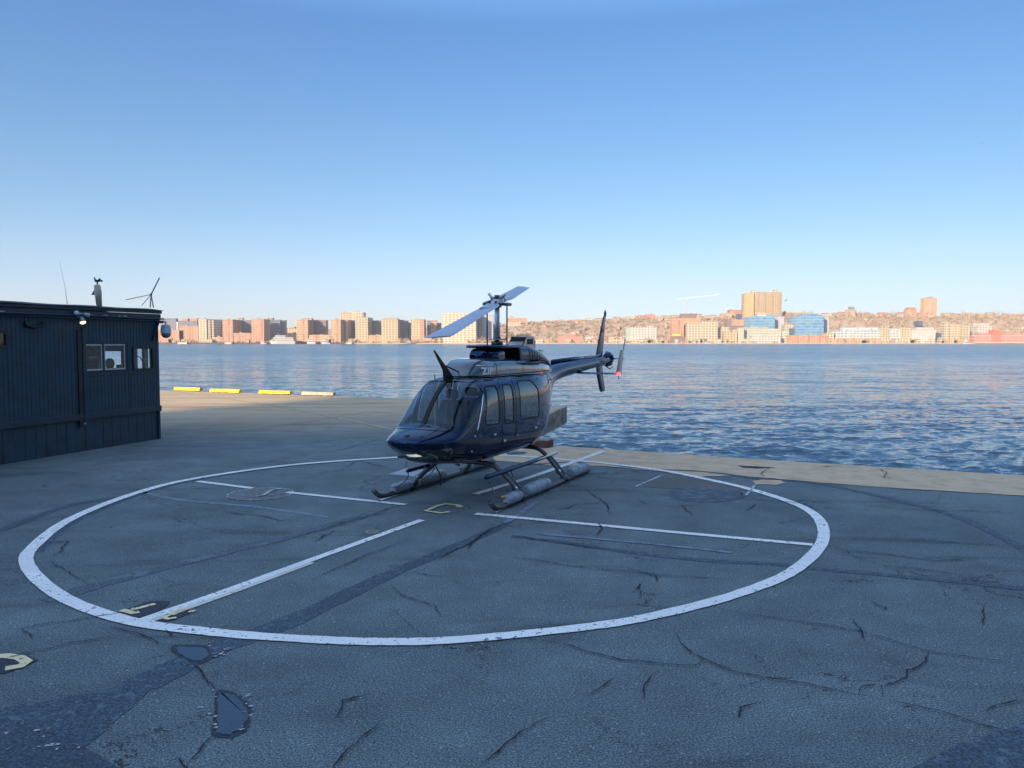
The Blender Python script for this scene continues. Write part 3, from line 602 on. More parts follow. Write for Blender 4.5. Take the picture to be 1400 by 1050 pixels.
# --- station table  x, half width, z bottom, z top, z centre, n top, n bottom, n side-exp
def NX(x): return x if x < 2.57 else 2.57+(x-2.57)*.72
T = np.array([
 (3.475, .012, 1.145, 1.175, 1.160, 2.0, 2.0),
 (3.455, .125, 1.08, 1.20, 1.15, 2.0, 1.8),
 (3.40, .23, 1.04, 1.232, 1.145, 2.0, 1.8),
 (3.25, .355, .98, 1.275, 1.14, 2.0, 1.8),
 (3.00, .475, .905, 1.32, 1.13, 2.05, 1.9),
 (2.75, .56, .84, 1.36, 1.12, 2.2, 2.1),
 (2.57, .605, .77, 1.40, 1.12, 2.3, 2.5),
 (2.40, .628, .74, 1.60, 1.12, 2.4, 2.7),
 (2.20, .645, .71, 1.80, 1.13, 2.7, 2.9),
 (2.00, .655, .685, 1.955, 1.14, 3.1, 3.1),
 (1.75, .662, .655, 2.06, 1.15, 3.7, 3.3),
 (1.45, .665, .65, 2.105, 1.15, 4.4, 3.4),
 (1.00, .668, .65, 2.115, 1.15, 4.8, 3.5),
 (.30, .668, .65, 2.115, 1.15, 4.8, 3.5),
 (-.30, .662, .655, 2.115, 1.16, 4.6, 3.4),
 (-.70, .64, .68, 2.115, 1.2, 4.2, 3.2),
 (-1.05, .585, .76, 2.12, 1.28, 3.8, 2.9),
 (-1.40, .49, .96, 2.13, 1.45, 3.3, 2.6),
 (-1.70, .385, 1.23, 2.14, 1.62, 2.8, 2.4),
 (-2.00, .295, 1.52, 2.165, 1.80, 2.4, 2.2),
 (-2.35, .235, 1.74, 2.20, 1.95, 2.1, 2.0),
 (-2.80, .205, 1.84, 2.235, 2.035, 2.0, 2.0),
 (-4.50, .155, 1.98, 2.285, 2.13, 2.0, 2.0),
 (-5.60, .125, 2.065, 2.31, 2.187, 2.0, 2.0),
 (-6.25, .10, 2.12, 2.32, 2.22, 2.0, 2.0),
 (-6.42, .05, 2.17, 2.29, 2.235, 2.0, 2.0)])[::-1].copy()
T[:, 0] = [NX(x) for x in T[:, 0]]
def pchip(xk, yk):
    h = np.diff(xk); d = np.diff(yk)/h; mm_ = np.zeros(len(xk)); mm_[0] = d[0]; mm_[-1] = d[-1]
    for i in range(1, len(xk)-1):
        if d[i-1]*d[i] > 0:
            w1 = 2*h[i]+h[i-1]; w2 = h[i]+2*h[i-1]; mm_[i] = (w1+w2)/(w1/d[i-1]+w2/d[i])
    def f(x):
        x = np.clip(x, xk[0], xk[-1]); i = np.clip(np.searchsorted(xk, x)-1, 0, len(h)-1); t = (x-xk[i])/h[i]
        return ((2*t**3-3*t**2+1)*yk[i]+(t**3-2*t**2+t)*h[i]*mm_[i]+(-2*t**3+3*t**2)*yk[i+1]+(t**3-t**2)*h[i]*mm_[i+1])
    return f
class Body:
    def __init__(s, T): s.fs = [pchip(T[:, 0], T[:, j]) for j in range(1, 7)]; s.x0, s.x1 = T[0, 0], T[-1, 0]
    def P(s, x, ph):
        w_, zb, zt, zc, nt_, nb = [f(x) for f in s.fs]; c, sn = np.cos(ph), np.sin(ph)
        n_ = np.where(sn >= 0, nt_, nb); r = (np.abs(c)**n_+np.abs(sn)**n_)**(-1/n_)
        return np.stack([x, w_*r*c, zc+np.where(sn >= 0, zt-zc, zc-zb)*r*sn], -1)
    def N(s, x, ph):
        e = 1e-3; xa = np.clip(x+e, s.x0, s.x1); xb = np.clip(x-e, s.x0, s.x1)
        a = s.P(xa, ph)-s.P(xb, ph); b = s.P(x, ph+e)-s.P(x, ph-e)
        n_ = np.cross(b, a); n_ = n_/(np.linalg.norm(n_, axis=-1, keepdims=True)+1e-12)
        p = s.P(x, ph); zc = s.fs[3](x)
        out = np.stack([np.zeros_like(x), p[..., 1], p[..., 2]-zc], -1); flip = (n_*out).sum(-1) < 0
        n_[flip] *= -1; return n_
    def side_y(s, x, z):
        w_, zb, zt, zc, nt_, nb = [f(np.asarray(x, float)) for f in s.fs]; z = np.asarray(z, float)
        t = np.where(z >= zc, (z-zc)/(zt-zc), (zc-z)/(zc-zb)); n_ = np.where(z >= zc, nt_, nb)
        return w_*np.clip(1-np.clip(t, 0, 1)**n_, 0, 1)**(1/n_)
FUS = Body(T)
def sdpoly(px, pz, poly, r=0.0):
    # signed distance, positive inside
    p = np.stack([px, pz], -1); n = len(poly); d = np.full(px.shape, 1e9); ins = np.zeros(px.shape, bool)
    for i in range(n):
        a = np.array(poly[i]); b = np.array(poly[(i+1) % n]); ab = b-a; ap_ = p-a
        t = np.clip((ap_@ab)/(ab@ab), 0, 1); d = np.minimum(d, np.linalg.norm(ap_-t[..., None]*ab, axis=-1))
        c = ((a[1] > pz) != (b[1] > pz)) & (px < (b[0]-a[0])*(pz-a[1])/(b[1]-a[1]+1e-12)+a[0]); ins ^= c
    return np.where(ins, d, -d)+r
def shrink(poly, r):
    cx_ = sum(p[0] for p in poly)/len(poly); cz_ = sum(p[1] for p in poly)/len(poly); out = []
    n = len(poly)
    A = sum(poly[i][0]*poly[(i+1) % n][1]-poly[(i+1) % n][0]*poly[i][1] for i in range(n)); sg = 1 if A > 0 else -1
    for i in range(n):
        p0, p1, p2 = [Vector(poly[(i+k) % n]) for k in (-1, 0, 1)]
        d1 = (p1-p0).normalized(); d2 = (p2-p1).normalized(); n1 = Vector((-d1.y, d1.x))*sg; n2 = Vector((-d2.y, d2.x))*sg
        b = (n1+n2); b = b/(b.length**2)*2; out.append(tuple(p1+b*r))
    return out
def region(poly, r, side, body):
    q = shrink(poly, r)
    def f(x, ph):
        P = body.P(x, ph); sd = sdpoly(P[..., 0], P[..., 2], q, r); return np.minimum(sd, P[..., 1]*side*3-.02)
    return f
def clip(tr, f, body, off=0.0):
    """tr (N,3,2) of (x, phi); returns (inside, outside) of f>off"""
    if len(tr) == 0: return tr, tr
    v = f(tr[..., 0], tr[..., 1])-off; pos = v > 0; k = pos.sum(1)
    ins = [tr[k == 3]]; outs = [tr[k == 0]]
    A, B = [], []
    for t, s in zip(tr[(k == 1) | (k == 2)], v[(k == 1) | (k == 2)]):
        lone_pos = (s > 0).sum() == 1; i = int(np.argmax(s > 0)) if lone_pos else int(np.argmax(s <= 0))
        a, b, c = t[i], t[(i+1) % 3], t[(i+2) % 3]; sa, sb, sc_ = s[i], s[(i+1) % 3], s[(i+2) % 3]
        ab = a+(b-a)*(sa/(sa-sb)); ac = a+(c-a)*(sa/(sa-sc_))
        one = [(a, ab, ac)]; two = [(ab, b, c), (ab, c, ac)]
        (A if lone_pos else B).extend(one); (B if lone_pos else A).extend(two)
    if A: ins.append(np.array(A))
    if B: outs.append(np.array(B))
    return np.concatenate(ins), np.concatenate(outs)
def tri_build(name, tr, body, mat, parent, off=0.0, flip=False):
    if len(tr) == 0: return None
    uv = tr.reshape(-1, 2); key = np.round(uv*1e5).astype(np.int64); _, ix, inv = np.unique(key, axis=0, return_index=True, return_inverse=True)
    u = uv[ix]; P = body.P(u[:, 0], u[:, 1]); N = body.N(u[:, 0], u[:, 1]); P = P+N*off; F3 = inv.reshape(-1, 3)
    ok = (F3[:, 0] != F3[:, 1]) & (F3[:, 1] != F3[:, 2]) & (F3[:, 0] != F3[:, 2]); F3 = F3[ok]
    fn = np.cross(P[F3[:, 1]]-P[F3[:, 0]], P[F3[:, 2]]-P[F3[:, 0]]); bad = (fn*N[F3[:, 0]]).sum(1) < 0; F3[bad] = F3[bad][:, ::-1]
    me = bpy.data.meshes.new(name); me.from_pydata(P.tolist(), [], F3.tolist()); me.shade_smooth()
    me.normals_split_custom_set_from_vertices(N.tolist()); me.materials.append(mat)
    o = bpy.data.objects.new(name, me); C.objects.link(o); o.parent = parent; return o
def grid_tris(xs, nph, ph0=-PI, ph1=PI):
    ph = np.linspace(ph0, ph1, nph+1); X, Pp = np.meshgrid(xs, ph, indexing='ij'); g = np.stack([X, Pp], -1)
    a, b, c, d = g[:-1, :-1], g[1:, :-1], g[1:, 1:], g[:-1, 1:]
    return np.concatenate([np.stack([a, b, c], -2).reshape(-1, 3, 2), np.stack([a, c, d], -2).reshape(-1, 3, 2)])
nose = 3.475-np.array([0, .002, .006, .012, .02, .03, .042, .055, .07, .09, .115, .145, .18, .215])
xs = np.concatenate([[NX(x) for x in nose], np.arange(3.03, -2.5, -.035), np.arange(-2.5, -6.2, -.25), [-6.25, -6.3, -6.35, -6.39, -6.42]])
tr = grid_tris(xs, 132)
ws_poly = [(2.9, 1.365), (2.48, 1.30), (2.22, 1.335), (1.95, 1.47), (1.77, 1.66), (1.68, 1.86), (1.71, 1.99), (1.86, 2.045), (2.3, 2.3), (3.0, 2.3)]
def ws_f(side):
    q = shrink(ws_poly, .03)
    def f(x, ph):
        P = FUS.P(x, ph); return np.minimum(sdpoly(P[..., 0], P[..., 2], q, .03), P[..., 1]*side-.032)
    return f
for side in (1, -1):
    f = ws_f(side)
    g, tr = clip(tr, f, FUS); fr_, tr = clip(tr, f, FUS, -.022)
    w_ = tri_build('windshield', g, FUS, HGL, HEL, -.004); tri_build('seal', fr_, FUS, PAINT, w_, .006)
doors = [('front_door', [(1.70, 2.03), (1.14, 2.03), (1.14, .86), (1.90, .86), (1.96, 1.1), (1.92, 1.4)], [(1.57, 1.93), (1.23, 1.93), (1.21, 1.31), (1.72, 1.33)], (1.40, 1.13)),
         ('narrow_door', [(1.10, 2.03), (.585, 2.03), (.585, .86), (1.10, .86)], [(1.0, 1.93), (.67, 1.93), (.67, 1.28), (1.0, 1.28)], (1.03, .98)),
         ('rear_door', [(.555, 2.03), (-.30, 2.02), (-.56, 1.86), (-.62, 1.2), (-.50, .92), (-.35, .86), (.555, .86)], [(.37, 1.975), (-.22, 1.96), (-.45, 1.79), (-.47, 1.29), (.37, 1.30)], (-.28, 1.08))]
for side in (1, -1):
    for nm, dp, wp_, hd in doors:
        fd_ = region(dp, .07, side, FUS); fw = region(wp_, .06, side, FUS)
        ins, tr = clip(tr, fd_, FUS, .006); gap, tr = clip(tr, fd_, FUS, -.004)
        g, ins = clip(ins, fw, FUS); fr_, pan = clip(ins, fw, FUS, -.026)
        D = tri_build(nm, pan, FUS, PAINT, HEL, .002); tri_build('door_seal', gap, FUS, SEAL, D, -.012)
        tri_build('window', g, FUS, SGL, D, -.002); tri_build('window_frame', fr_, FUS, SEAL, D, .006)
        hx_, hz_ = hd; yy = float(FUS.side_y(hx_, hz_))*side
        MB().cbox(hx_-.045, hx_+.045, *sorted((yy+.001*side, yy+.022*side)), hz_-.018, hz_+.018, .005).build('door_handle', CHROME, D)
chin = [(2.88, 1.05), (2.36, 1.055), (2.30, 1.02), (2.30, .84), (2.78, .86), (2.92, .97)]
for side in (1, -1):
    fw = region(chin, .03, side, FUS); g, tr = clip(tr, fw, FUS, 0); fr_, tr = clip(tr, fw, FUS, -.012)
    w_ = tri_build('chin_window', g, FUS, simple('dark_tinted_glass', (.002, .003, .006), .03, coat=1, var=0), HEL, -.002); tri_build('window_frame', fr_, FUS, PAINT, w_, .004)
fb = lambda x, ph: (-2.32-x)
boom, tr = clip(tr, fb, FUS)
tri_build('fuselage', tr, FUS, PAINT, HEL); BOOM = tri_build('tail_boom', boom, FUS, PAINT, HEL)
# nose seam trim, vents, landing light, rivet strip
for a, b, c, d in ((3.36, .01, .09, 0), (3.26, .25, .36, 0)):
    m = MB()
    for j in range(5):
        x_ = NX(a-.02*j); y0, y1 = b, c
        zt_ = lambda y: float(FUS.P(np.array([x_]), np.array([math.atan2(1, y*4.0)]))[0][2])
        def topz(x, y):
            w_, zb, zt, zc, n1, n2 = [float(f(np.array([x]))[0]) for f in FUS.fs]; return zc+(zt-zc)*max(0, 1-abs(y/w_)**n1)**(1/n1)
        m.add([(x_, y0, topz(x_, y0)+.004), (x_, y1, topz(x_, y1)+.004), (x_-.011, y1, topz(x_-.011, y1)+.004), (x_-.011, y0, topz(x_-.011, y0)+.004)], [(0, 3, 2, 1)])
    m.build('nose_vent', SEAL, HEL)
LL = MB(); ph = np.linspace(-PI/2-.10, -PI/2+.42, 12)
rows = [FUS.P(np.full(12, x_), ph*1.0)*1.0+np.array([0, 0, -.006]) for x_ in (3.02, 2.98, 2.94, 2.90)]
LL.add([tuple(p) for r in rows for p in r], [(j*12+i, j*12+i+1, (j+1)*12+i+1, (j+1)*12+i) for j in range(3) for i in range(11)])
LL.build('landing_light', simple('lamp_lens', (.75, .78, .7), .15, coat=1, emit=((.9, 1, .85), .35)), HEL, True)
m = MB()  # crease bead along the nose
for side in (1, -1):
    pts = [tuple(FUS.P(np.array([x_]), np.array([(.10 if side > 0 else PI-.10)]))[0]+np.array([0, .002*side, 0])) for x_ in np.linspace(NX(3.44), 2.15, 18)]
    m.tube(pts, .007, 5)
m.build('nose_bead', PAINT, HEL, True)
# chrome strip down the front door edge
pts = []
for t in np.linspace(0, 1, 12):
    z_ = 1.83-(1.83-1.22)*t; x_ = 1.695+.315*t**.9; pts.append((x_, float(FUS.side_y(x_, z_))+.008, z_))
for s_ in (1, -1): MB().tube([(p[0], p[1]*s_, p[2]) for p in pts], .011, 6).build('door_edge_strip', CHROME, HEL, True)
# fuel caps, small fittings
for (x_, z_) in ((1.02, .97), (-.42, 1.13), (2.12, .93), (2.06, 1.17), (.5, 1.02)):
    y_ = float(FUS.side_y(x_, z_)); MB().ball((x_, y_, z_), .02, 8, (1, .5, 1)).build('fitting', CHROME, HEL, True)
MB().ball((2.02, .70, 1.88), .035, 8, (.7, .6, 1.4)).build('temperature_probe', STEEL, HEL, True)
# wire cutter and roof aerials
wcut = MB(); wcut.loft([[(1.62, -.016, 2.07), (1.62, .016, 2.07), (1.92, .016, 2.04), (1.92, -.016, 2.04)], [(1.80, -.016, 2.22), (1.80, .016, 2.22), (1.95, .016, 2.22), (1.95, -.016, 2.22)], [(2.22, -.006, 2.555), (2.22, .006, 2.555), (2.25, .006, 2.55), (2.25, -.006, 2.55)]])
wcut.build('wire_cutter', SEAL, HEL); MB().tube([(1.9, 0, 2.3), (1.5, 0.05, 2.17)], .012, 6).build('wire_cutter_brace', SEAL, HEL)
MB().tube([(2.02, -.12, 2.0), (2.02, -.12, 2.15)], .01, 6).build('aerial', ALU, HEL)
# centre post of the windshield
rows = [];
for x_ in np.linspace(2.575, 1.70, 22):
    ztp = float(FUS.fs[2](np.array([x_]))[0]); rows.append([(x_, -.046, ztp-.006), (x_, -.038, ztp+.012), (x_, .038, ztp+.012), (x_, .046, ztp-.006)])
MB().loft(rows).build('windshield_post', SEAL, HEL, True, angle=50)
# --- top cowlings
def cowl(name, T2, mat, parent=HEL, n=72, nx=60):
    T2 = np.array(sorted(T2)); B_ = Body(T2); xs_ = np.linspace(T2[0, 0], T2[-1, 0], nx); t_ = grid_tris(xs_, n)
    o = tri_build(name, t_, B_, mat, parent)
    for xe_ in (T2[0, 0], T2[-1, 0]):
        ring_ = B_.P(np.full(24, xe_), np.linspace(0, 2*PI, 25)[:-1])
    return B_, o
COWL_B, cw = cowl('transmission_cowl', [(1.58, .06, 2.0, 2.06, 2.02, 2, 2), (1.545, .20, 2.0, 2.17, 2.04, 2.2, 2), (1.46, .31, 2.0, 2.28, 2.05, 2.6, 2), (1.32, .38, 2.0, 2.36, 2.06, 3.2, 2), (1.15, .425, 2.0, 2.395, 2.07, 4, 2.5), (.6, .44, 2.0, 2.40, 2.07, 4.5, 2.5), (0, .44, 2.0, 2.39, 2.07, 4.5, 2.5),
    (-.8, .43, 2.0, 2.34, 2.07, 4, 2.5), (-1.4, .38, 2.0, 2.32, 2.07, 3.2, 2.5), (-1.8, .31, 2.0, 2.28, 2.07, 2.6, 2.2), (-2.1, .22, 2.02, 2.235, 2.09, 2.2, 2)], GREYC)
ECB, ec = cowl('engine_cowl', [(-.18, .36, 2.3, 2.61, 2.38, 5, 4), (-.25, .37, 2.3, 2.625, 2.38, 4.5, 4), (-.7, .375, 2.3, 2.62, 2.38, 4, 4), (-1.1, .365, 2.28, 2.575, 2.36, 3.6, 3), (-1.45, .34, 2.25, 2.49, 2.34, 3.2, 3), (-1.75, .30, 2.2, 2.385, 2.29, 2.6, 3), (-1.95, .24, 2.15, 2.28, 2.22, 2.2, 2), (-2.05, .1, 2.15, 2.21, 2.18, 2, 2)], PAINT)
IFB, ifr = cowl('intake_fairing', [(.72, .04, 2.37, 2.44, 2.39, 2, 2), (.69, .15, 2.36, 2.55, 2.4, 2.5, 2), (.62, .25, 2.36, 2.575, 2.4, 3, 2), (.5, .30, 2.36, 2.577, 2.4, 4, 3), (.4, .30, 2.35, 2.575, 2.4, 5, 3), (.08, .25, 2.35, 2.57, 2.4, 5, 3), (.05, .2, 2.36, 2.56, 2.4, 4, 3)], PAINT)
rr_ = lambda x: .40*max(0, min(1, (1.42-x)/.5))**.5
pr = [(x, .40*(1-max(0, (x-.30)/.52)**2.2)**.5) for x in np.linspace(-.2, .82, 20)]
pp_ = pr+[(x, -y) for x, y in pr[::-1]]
rings = []
for z_, s_ in ((2.575, .93), (2.585, 1.0), (2.605, 1.005), (2.622, .985), (2.63, .93)): rings.append([((x-.4)*s_+.4, y*s_, z_) for x, y in pp_])
MB().loft(rings).build('top_plate', PAINT, HEL, True, angle=60)
MB().box(-.17, .03, -.33, .33, 2.365, 2.574).build('intake_throat', simple('intake_black', (.001, .001, .001), .9, var=0, spec=.05), HEL)
for s_ in (1, -1):
    m = MB(); m.prism([(.06, .30*s_), (.02, .43*s_), (-.5, .50*s_), (-1.2, .42*s_), (-1.28, .34*s_), (-.6, .34*s_)], 2.285, 2.305); m.build('side_ledge', PAINT, HEL)
    m = MB(); m.add([(-.16, .30*s_, 2.57), (-.16, .385*s_, 2.57), (-.16, .41*s_, 2.36), (-.16, .30*s_, 2.36), (-.24, .37*s_, 2.60), (-.30, .40*s_, 2.34)], [(0, 1, 2, 3), (1, 4, 5, 2)]); m.build('intake_lip', SEAL, HEL)
    for j in range(7):
        x_ = -.62-.125*j; zt_ = 2.545-.012*j-.004*j*j; m = MB()
        y_ = lambda z: float(ECB.side_y(x_, z))
        zs = np.linspace(2.335, zt_, 6)
        for a in zs[:-1]:
            b = a+(zt_-2.335)/5-.0001; ya, yb = [float(ECB.side_y(x_, q))+.004 for q in (a, b)]; yc, yd = [float(ECB.side_y(x_-.062, q))+.004 for q in (a, b)]
            m.add([(x_, ya*s_, a), (x_, yb*s_, b), (x_-.062, yd*s_, b), (x_-.062, yc*s_, a)], [(0, 1, 2, 3)])
        m.build('louvre', SEAL, ec)
# exhaust stack (hooded, open to the front quarter)
ex = MB(); o1 = [(-.76, 2.60), (-.96, 2.785), (-1.30, 2.79), (-1.38, 2.70), (-1.38, 2.50)]
for s_ in (0,):
    P0 = [(x, -.17, z) for x, z in o1]; P1 = [(x, .17, z) for x, z in o1]; ex.add(P0+P1, [(4, 3, 2, 1, 0), (5, 6, 7, 8, 9)]+[(i, i+1, 6+i, 5+i) for i in range(1, 4)])
EXS = ex.build('exhaust_stack', simple('heat_stained_steel', (.33, .35, .37), .28, .9, var=.25), HEL)
MB().add([(-.945, -.15, 2.776), (-.945, .15, 2.776), (-.86, .15, 2.697), (-.86, -.15, 2.697)], [(0, 1, 2, 3)]).build('exhaust_opening', SEAL, EXS); MB().add([(-.755, .15, 2.60), (-.855, .15, 2.692), (-.855, -.15, 2.692), (-.755, -.15, 2.60)], [(0, 1, 2, 3)]).build('exhaust_ramp', ALU, EXS)
MB().cbox(-1.25, -.98, .165, .18, 2.64, 2.745, .01).build('exhaust_side', SEAL, EXS); pass
# --- lettering on the cowl
def text(body, size, x0, z0, B_, mat, name, sh=0, sx=1.0, ext=0):
    cu_ = bpy.data.curves.new('t', 'FONT'); cu_.body = body; cu_.size = size; cu_.space_character = 1.12; cu_.shear = sh; cu_.offset = ext; cu_.resolution_u = 3
    ob = bpy.data.objects.new('t', cu_); C.objects.link(ob); bpy.context.view_layer.update()
    me = bpy.data.meshes.new_from_object(ob.evaluated_get(bpy.context.evaluated_depsgraph_get())); bpy.data.objects.remove(ob)
    for v in me.vertices:
        x_, z_ = x0-v.co.x*sx, z0+v.co.y; v.co = Vector((x_, float(B_.side_y(x_, z_))+.005, z_))
    me.name = name; me.materials.append(mat); o = bpy.data.objects.new(name, me); C.objects.link(o); o.parent = cw; return o
LET = simple('white_lettering', (.75, .78, .8), .5, var=.02); LETD = simple('dim_lettering', (.55, .62, .70), .5, var=.02)
text('ZIP', .165, 1.31, 2.135, COWL_B, LET, 'lettering', ext=.006, sx=1.15)
m = MB()
for (x0_, x1_, z0_, z1_) in ((1.36, 1.20, 2.283, 2.294), (1.13, .98, 2.283, 2.294), (1.20, 1.13, 2.276, 2.284), (.84, .82, 2.13, 2.24)):
    xs_ = np.linspace(x0_, x1_, 5); v_ = []
    for q in (z0_, z1_): v_ += [(x_, float(COWL_B.side_y(x_, q))+.005, q) for x_ in xs_]
    m.add(v_, [(i, i+1, 6+i, 5+i) for i in range(4)])
m.build('emblem', LET, cw)
text('owf206L4', .105, .74, 2.14, COWL_B, LETD, 'lettering', sh=.25, sx=1.5)
# seam lines on cowl
for x_ in (.86, -.22):
    pts = [(x_, float(COWL_B.side_y(x_, z))+.002, z) for z in np.linspace(2.08, 2.36, 10)]; MB().tube(pts, .003, 4).build('seam', SEAL, cw)
# gap line between roof and cowl
MB().tube([(x_, float(COWL_B.side_y(x_, 2.1))+.012, 2.105) for x_ in np.linspace(1.75, -1.75, 30)], .010, 5).build('seam', SEAL, HEL)
# --- rotor
HZc = 3.42
ROT = MB().cyl((0, 0, 2.6), (0, 0, 3.38), .048, 16).build('rotor_mast', ALU, HEL, True)
MB().cyl((0, 0, 2.63), (0, 0, 2.70), .11, 16).build('collar', STEEL, ROT, True); MB().cyl((0, 0, 2.72), (0, 0, 2.745), .15, 16).build('swashplate', ALU, ROT, True)
MB().cyl((0, 0, 2.745), (0, 0, 2.80), .08, 16, .055).build('boot', STEEL, ROT, True)
wdir = Vector((-.577, -5.55, -.672)).normalized()      # near blade, world
R3 = Matrix.Rotation(-math.atan2(-math.cos(YAW), -math.sin(YAW)), 3, 'Z')
bd = R3 @ wdir; hub = Vector((0, 0, HZc)); tang = Vector((0, 0, 1)).cross(bd).normalized(); bup = bd.cross(tang).normalized()
if bup.z < 0: bup = -bup
def lp(r, c, h): return tuple(hub+bd*r+tang*c+bup*h)
def barm(m, pts, hw, hh):
    rings = [[lp(r, c-hw, -hh), lp(r, c+hw, -hh), lp(r, c+hw, hh), lp(r, c-hw, hh)] for r, c in pts]; m.loft(rings); return m
HUBO = barm(MB(), [(-.48, 0), (.48, 0)], .07, .028).build('rotor_hub', STEEL, HEL)
MB().cyl(tuple(hub-bup*.09), tuple(hub+bup*.07), .085, 14).build('trunnion', ALU, HUBO, True)
MB().cyl(tuple(hub+bup*.07), tuple(hub+bup*.14), .05, 10).build('mast_nut', STEEL, HUBO, True)
for c_ in (-1, 1):
    MB().tube([lp(0, 0, .03), lp(c_*.05, c_*.12, .12), lp(c_*.07, c_*.16, .16)], [.025, .02, .03], 8).build('counterweight', ALU, HUBO, True)
    MB().tube([lp(-c_*.12, c_*.04, .02), lp(-c_*.16, c_*.1, .13)], [.02, .028], 8).build('counterweight', ALU, HUBO, True)
for sg in (1, -1):
    gp = MB().tube([lp(sg*.22, 0, 0), lp(sg*.30, 0, 0), lp(sg*.62, 0, 0)], [.06, .085, .075], 12, flat=1).build('blade_grip', ALU, HEL, True)
    MB().tube([lp(sg*.40, 0, 0), lp(sg*.40, sg*.17, 0), lp(sg*.08, sg*.26, -.03)], .03, 8).build('pitch_horn', STEEL, gp, True)
    for c_ in (.05, -.05): MB().cyl(lp(sg*.6, c_, -.07), lp(sg*.6, c_, .07), .025, 8).build('bolt', STEEL, gp)
    pit = rad(7)*sg; rs = [.56, .66, .9, 1.3, 2.0, 3.0, 4.0, 5.0, 5.55, 5.62, 5.64]
    air = [(-.5, 0), (-.42, .045), (-.25, .062), (0, .058), (.25, .032), (.5, .003), (.25, -.02), (0, -.035), (-.25, -.04), (-.42, -.03)]
    rings = []
    for r_ in rs:
        ch_ = .345 if r_ > 1.0 else .20+.145*(r_-.56)/.44; ch_ *= .96 if r_ > 5.6 else 1; th_ = ch_*(1 if r_ < 5.6 else .6)*.9; tw = pit*(1-.4*r_/5.64)
        ring_ = []
        for a, b in air:
            cc = a*ch_*-sg; hh_ = b*th_; ring_.append(lp(sg*r_, cc*math.cos(tw)-hh_*math.sin(tw), cc*math.sin(tw)+hh_*math.cos(tw)))
        rings.append(ring_)
    if sg < 0: rings = [r_[::-1] for r_ in rings]
    bl = MB().loft(rings).build('rotor_blade', BLADE, HEL, True, angle=40)
    for q in (.17, .10): barm(MB(), [(sg*.62, sg*0), (sg*(.62+q*6), 0)], q*.55, .03-q*.02+.006).build('doubler', ALU, bl)
sgn = tang.y
for k_, (rx, ry) in enumerate(((.0, .235), (0, -.235))):
    # pitch links rise either side of the mast as seen in the photo
    wx = R3 @ Vector((1 if k_ else -1, 0, 0)); p_ = wx*.185
    MB().cyl((p_.x, p_.y, 2.62), (p_.x, p_.y, 3.37), .014, 8).build('pitch_link', STEEL, ROT, True)
    MB().ball((p_.x, p_.y, 3.39), .038, 10).build('rod_end', STEEL, ROT, True); MB().tube([(p_.x, p_.y, 3.39), (p_.x*.3, p_.y*.3, 3.40)], .02, 6).build('link_arm', ALU, ROT, True)
# --- tail: stabiliser, end plates, fin, tail rotor
def foil(m, pts, th):   # pts: (lex, tex, y, z) ; symmetric section swept along
    rings = []
    for lx, tx, y, z, n_ in pts:
        ch_ = lx-tx; r_ = []
        for a, b in ((0, 0), (.06, .5), (.25, 1), (.6, .7), (1, .06), (.6, -.7), (.25, -1), (.06, -.5)):
            q = Vector((lx-a*ch_, y, z))+Vector(n_)*(b*th*ch_*.5); r_.append(tuple(q))
        rings.append(r_)
    return m.loft(rings)
SB = foil(MB(), [(-3.92, -4.36, y, 1.96, (0, 0, 1)) for y in (-1.0, -.5, 0, .5, 1.0)], .10).build('stabiliser', PAINT, HEL, True, angle=50)
for s_ in (1, -1):
    foil(MB(), [(-4.02, -4.40, 1.0*s_, 1.93, (0, 1, 0)), (-4.02, -4.42, 1.005*s_, 2.0, (0, 1, 0)), (-4.14, -4.46, 1.02*s_, 2.3, (0, 1, 0)), (-4.22, -4.48, 1.03*s_, 2.50, (0, 1, 0))], .1).build('end_plate', GREYC, SB, True, angle=50)
NL = MB().ball((-4.02, 1.06, 1.955), .042, 10).build('navigation_light', simple('red_lamp', (.8, .02, .02), .3, emit=((1, .03, .03), 5)), SB, True)
VF = foil(MB(), [(-5.50, -5.95, 0, 1.98, (0, 1, 0)), (-5.36, -5.90, 0, 2.25, (0, 1, 0)), (-5.62, -6.03, 0, 2.75, (0, 1, 0)), (-5.93, -6.17, 0, 3.30, (0, 1, 0)), (-5.99, -6.14, 0, 3.345, (0, 1, 0))], .13).build('tail_fin', PAINT, HEL, True, angle=50)
foil(MB(), [(-5.44, -5.92, 0, 2.1, (0, 1, 0)), (-5.50, -5.98, 0, 1.85, (0, 1, 0)), (-5.72, -6.15, 0, 1.45, (0, 1, 0)), (-5.80, -6.14, 0, 1.41, (0, 1, 0))], .13).build('lower_fin', PAINT, VF, True, angle=50)
MB().tube([(-6.10, 0, 3.33), (-6.11, 0, 3.43), (-6.11, 0, 3.50)], [.03, .035, .012], 8).build('fin_light', STEEL, VF, True)
MB().cbox(-5.92, -5.78, .033, .038, 2.93, 3.02, .001).build('fin_badge', simple('badge_beige', (.3, .24, .17), .6), VF)
for s_ in (1,): MB().tube([(-5.9, .03, 2.24), (-6.2, .03, 2.36), (-6.42, .04, 2.33), (-6.5, .05, 2.22), (-6.40, .05, 2.12), (-6.15, .04, 2.08)], [.05, .085, .085, .07, .06, .04], 12).build('tail_gearbox', PAINT, HEL, True)
TRS = MB().cyl((-6.36, .05, 2.25), (-6.36, .42, 2.25), .018, 10).build('tail_rotor_shaft', ALU, HEL, True)
MB().cyl((-6.36, .34, 2.25), (-6.36, .41, 2.25), .05, 12).build('tail_rotor_hub', STEEL, TRS, True)
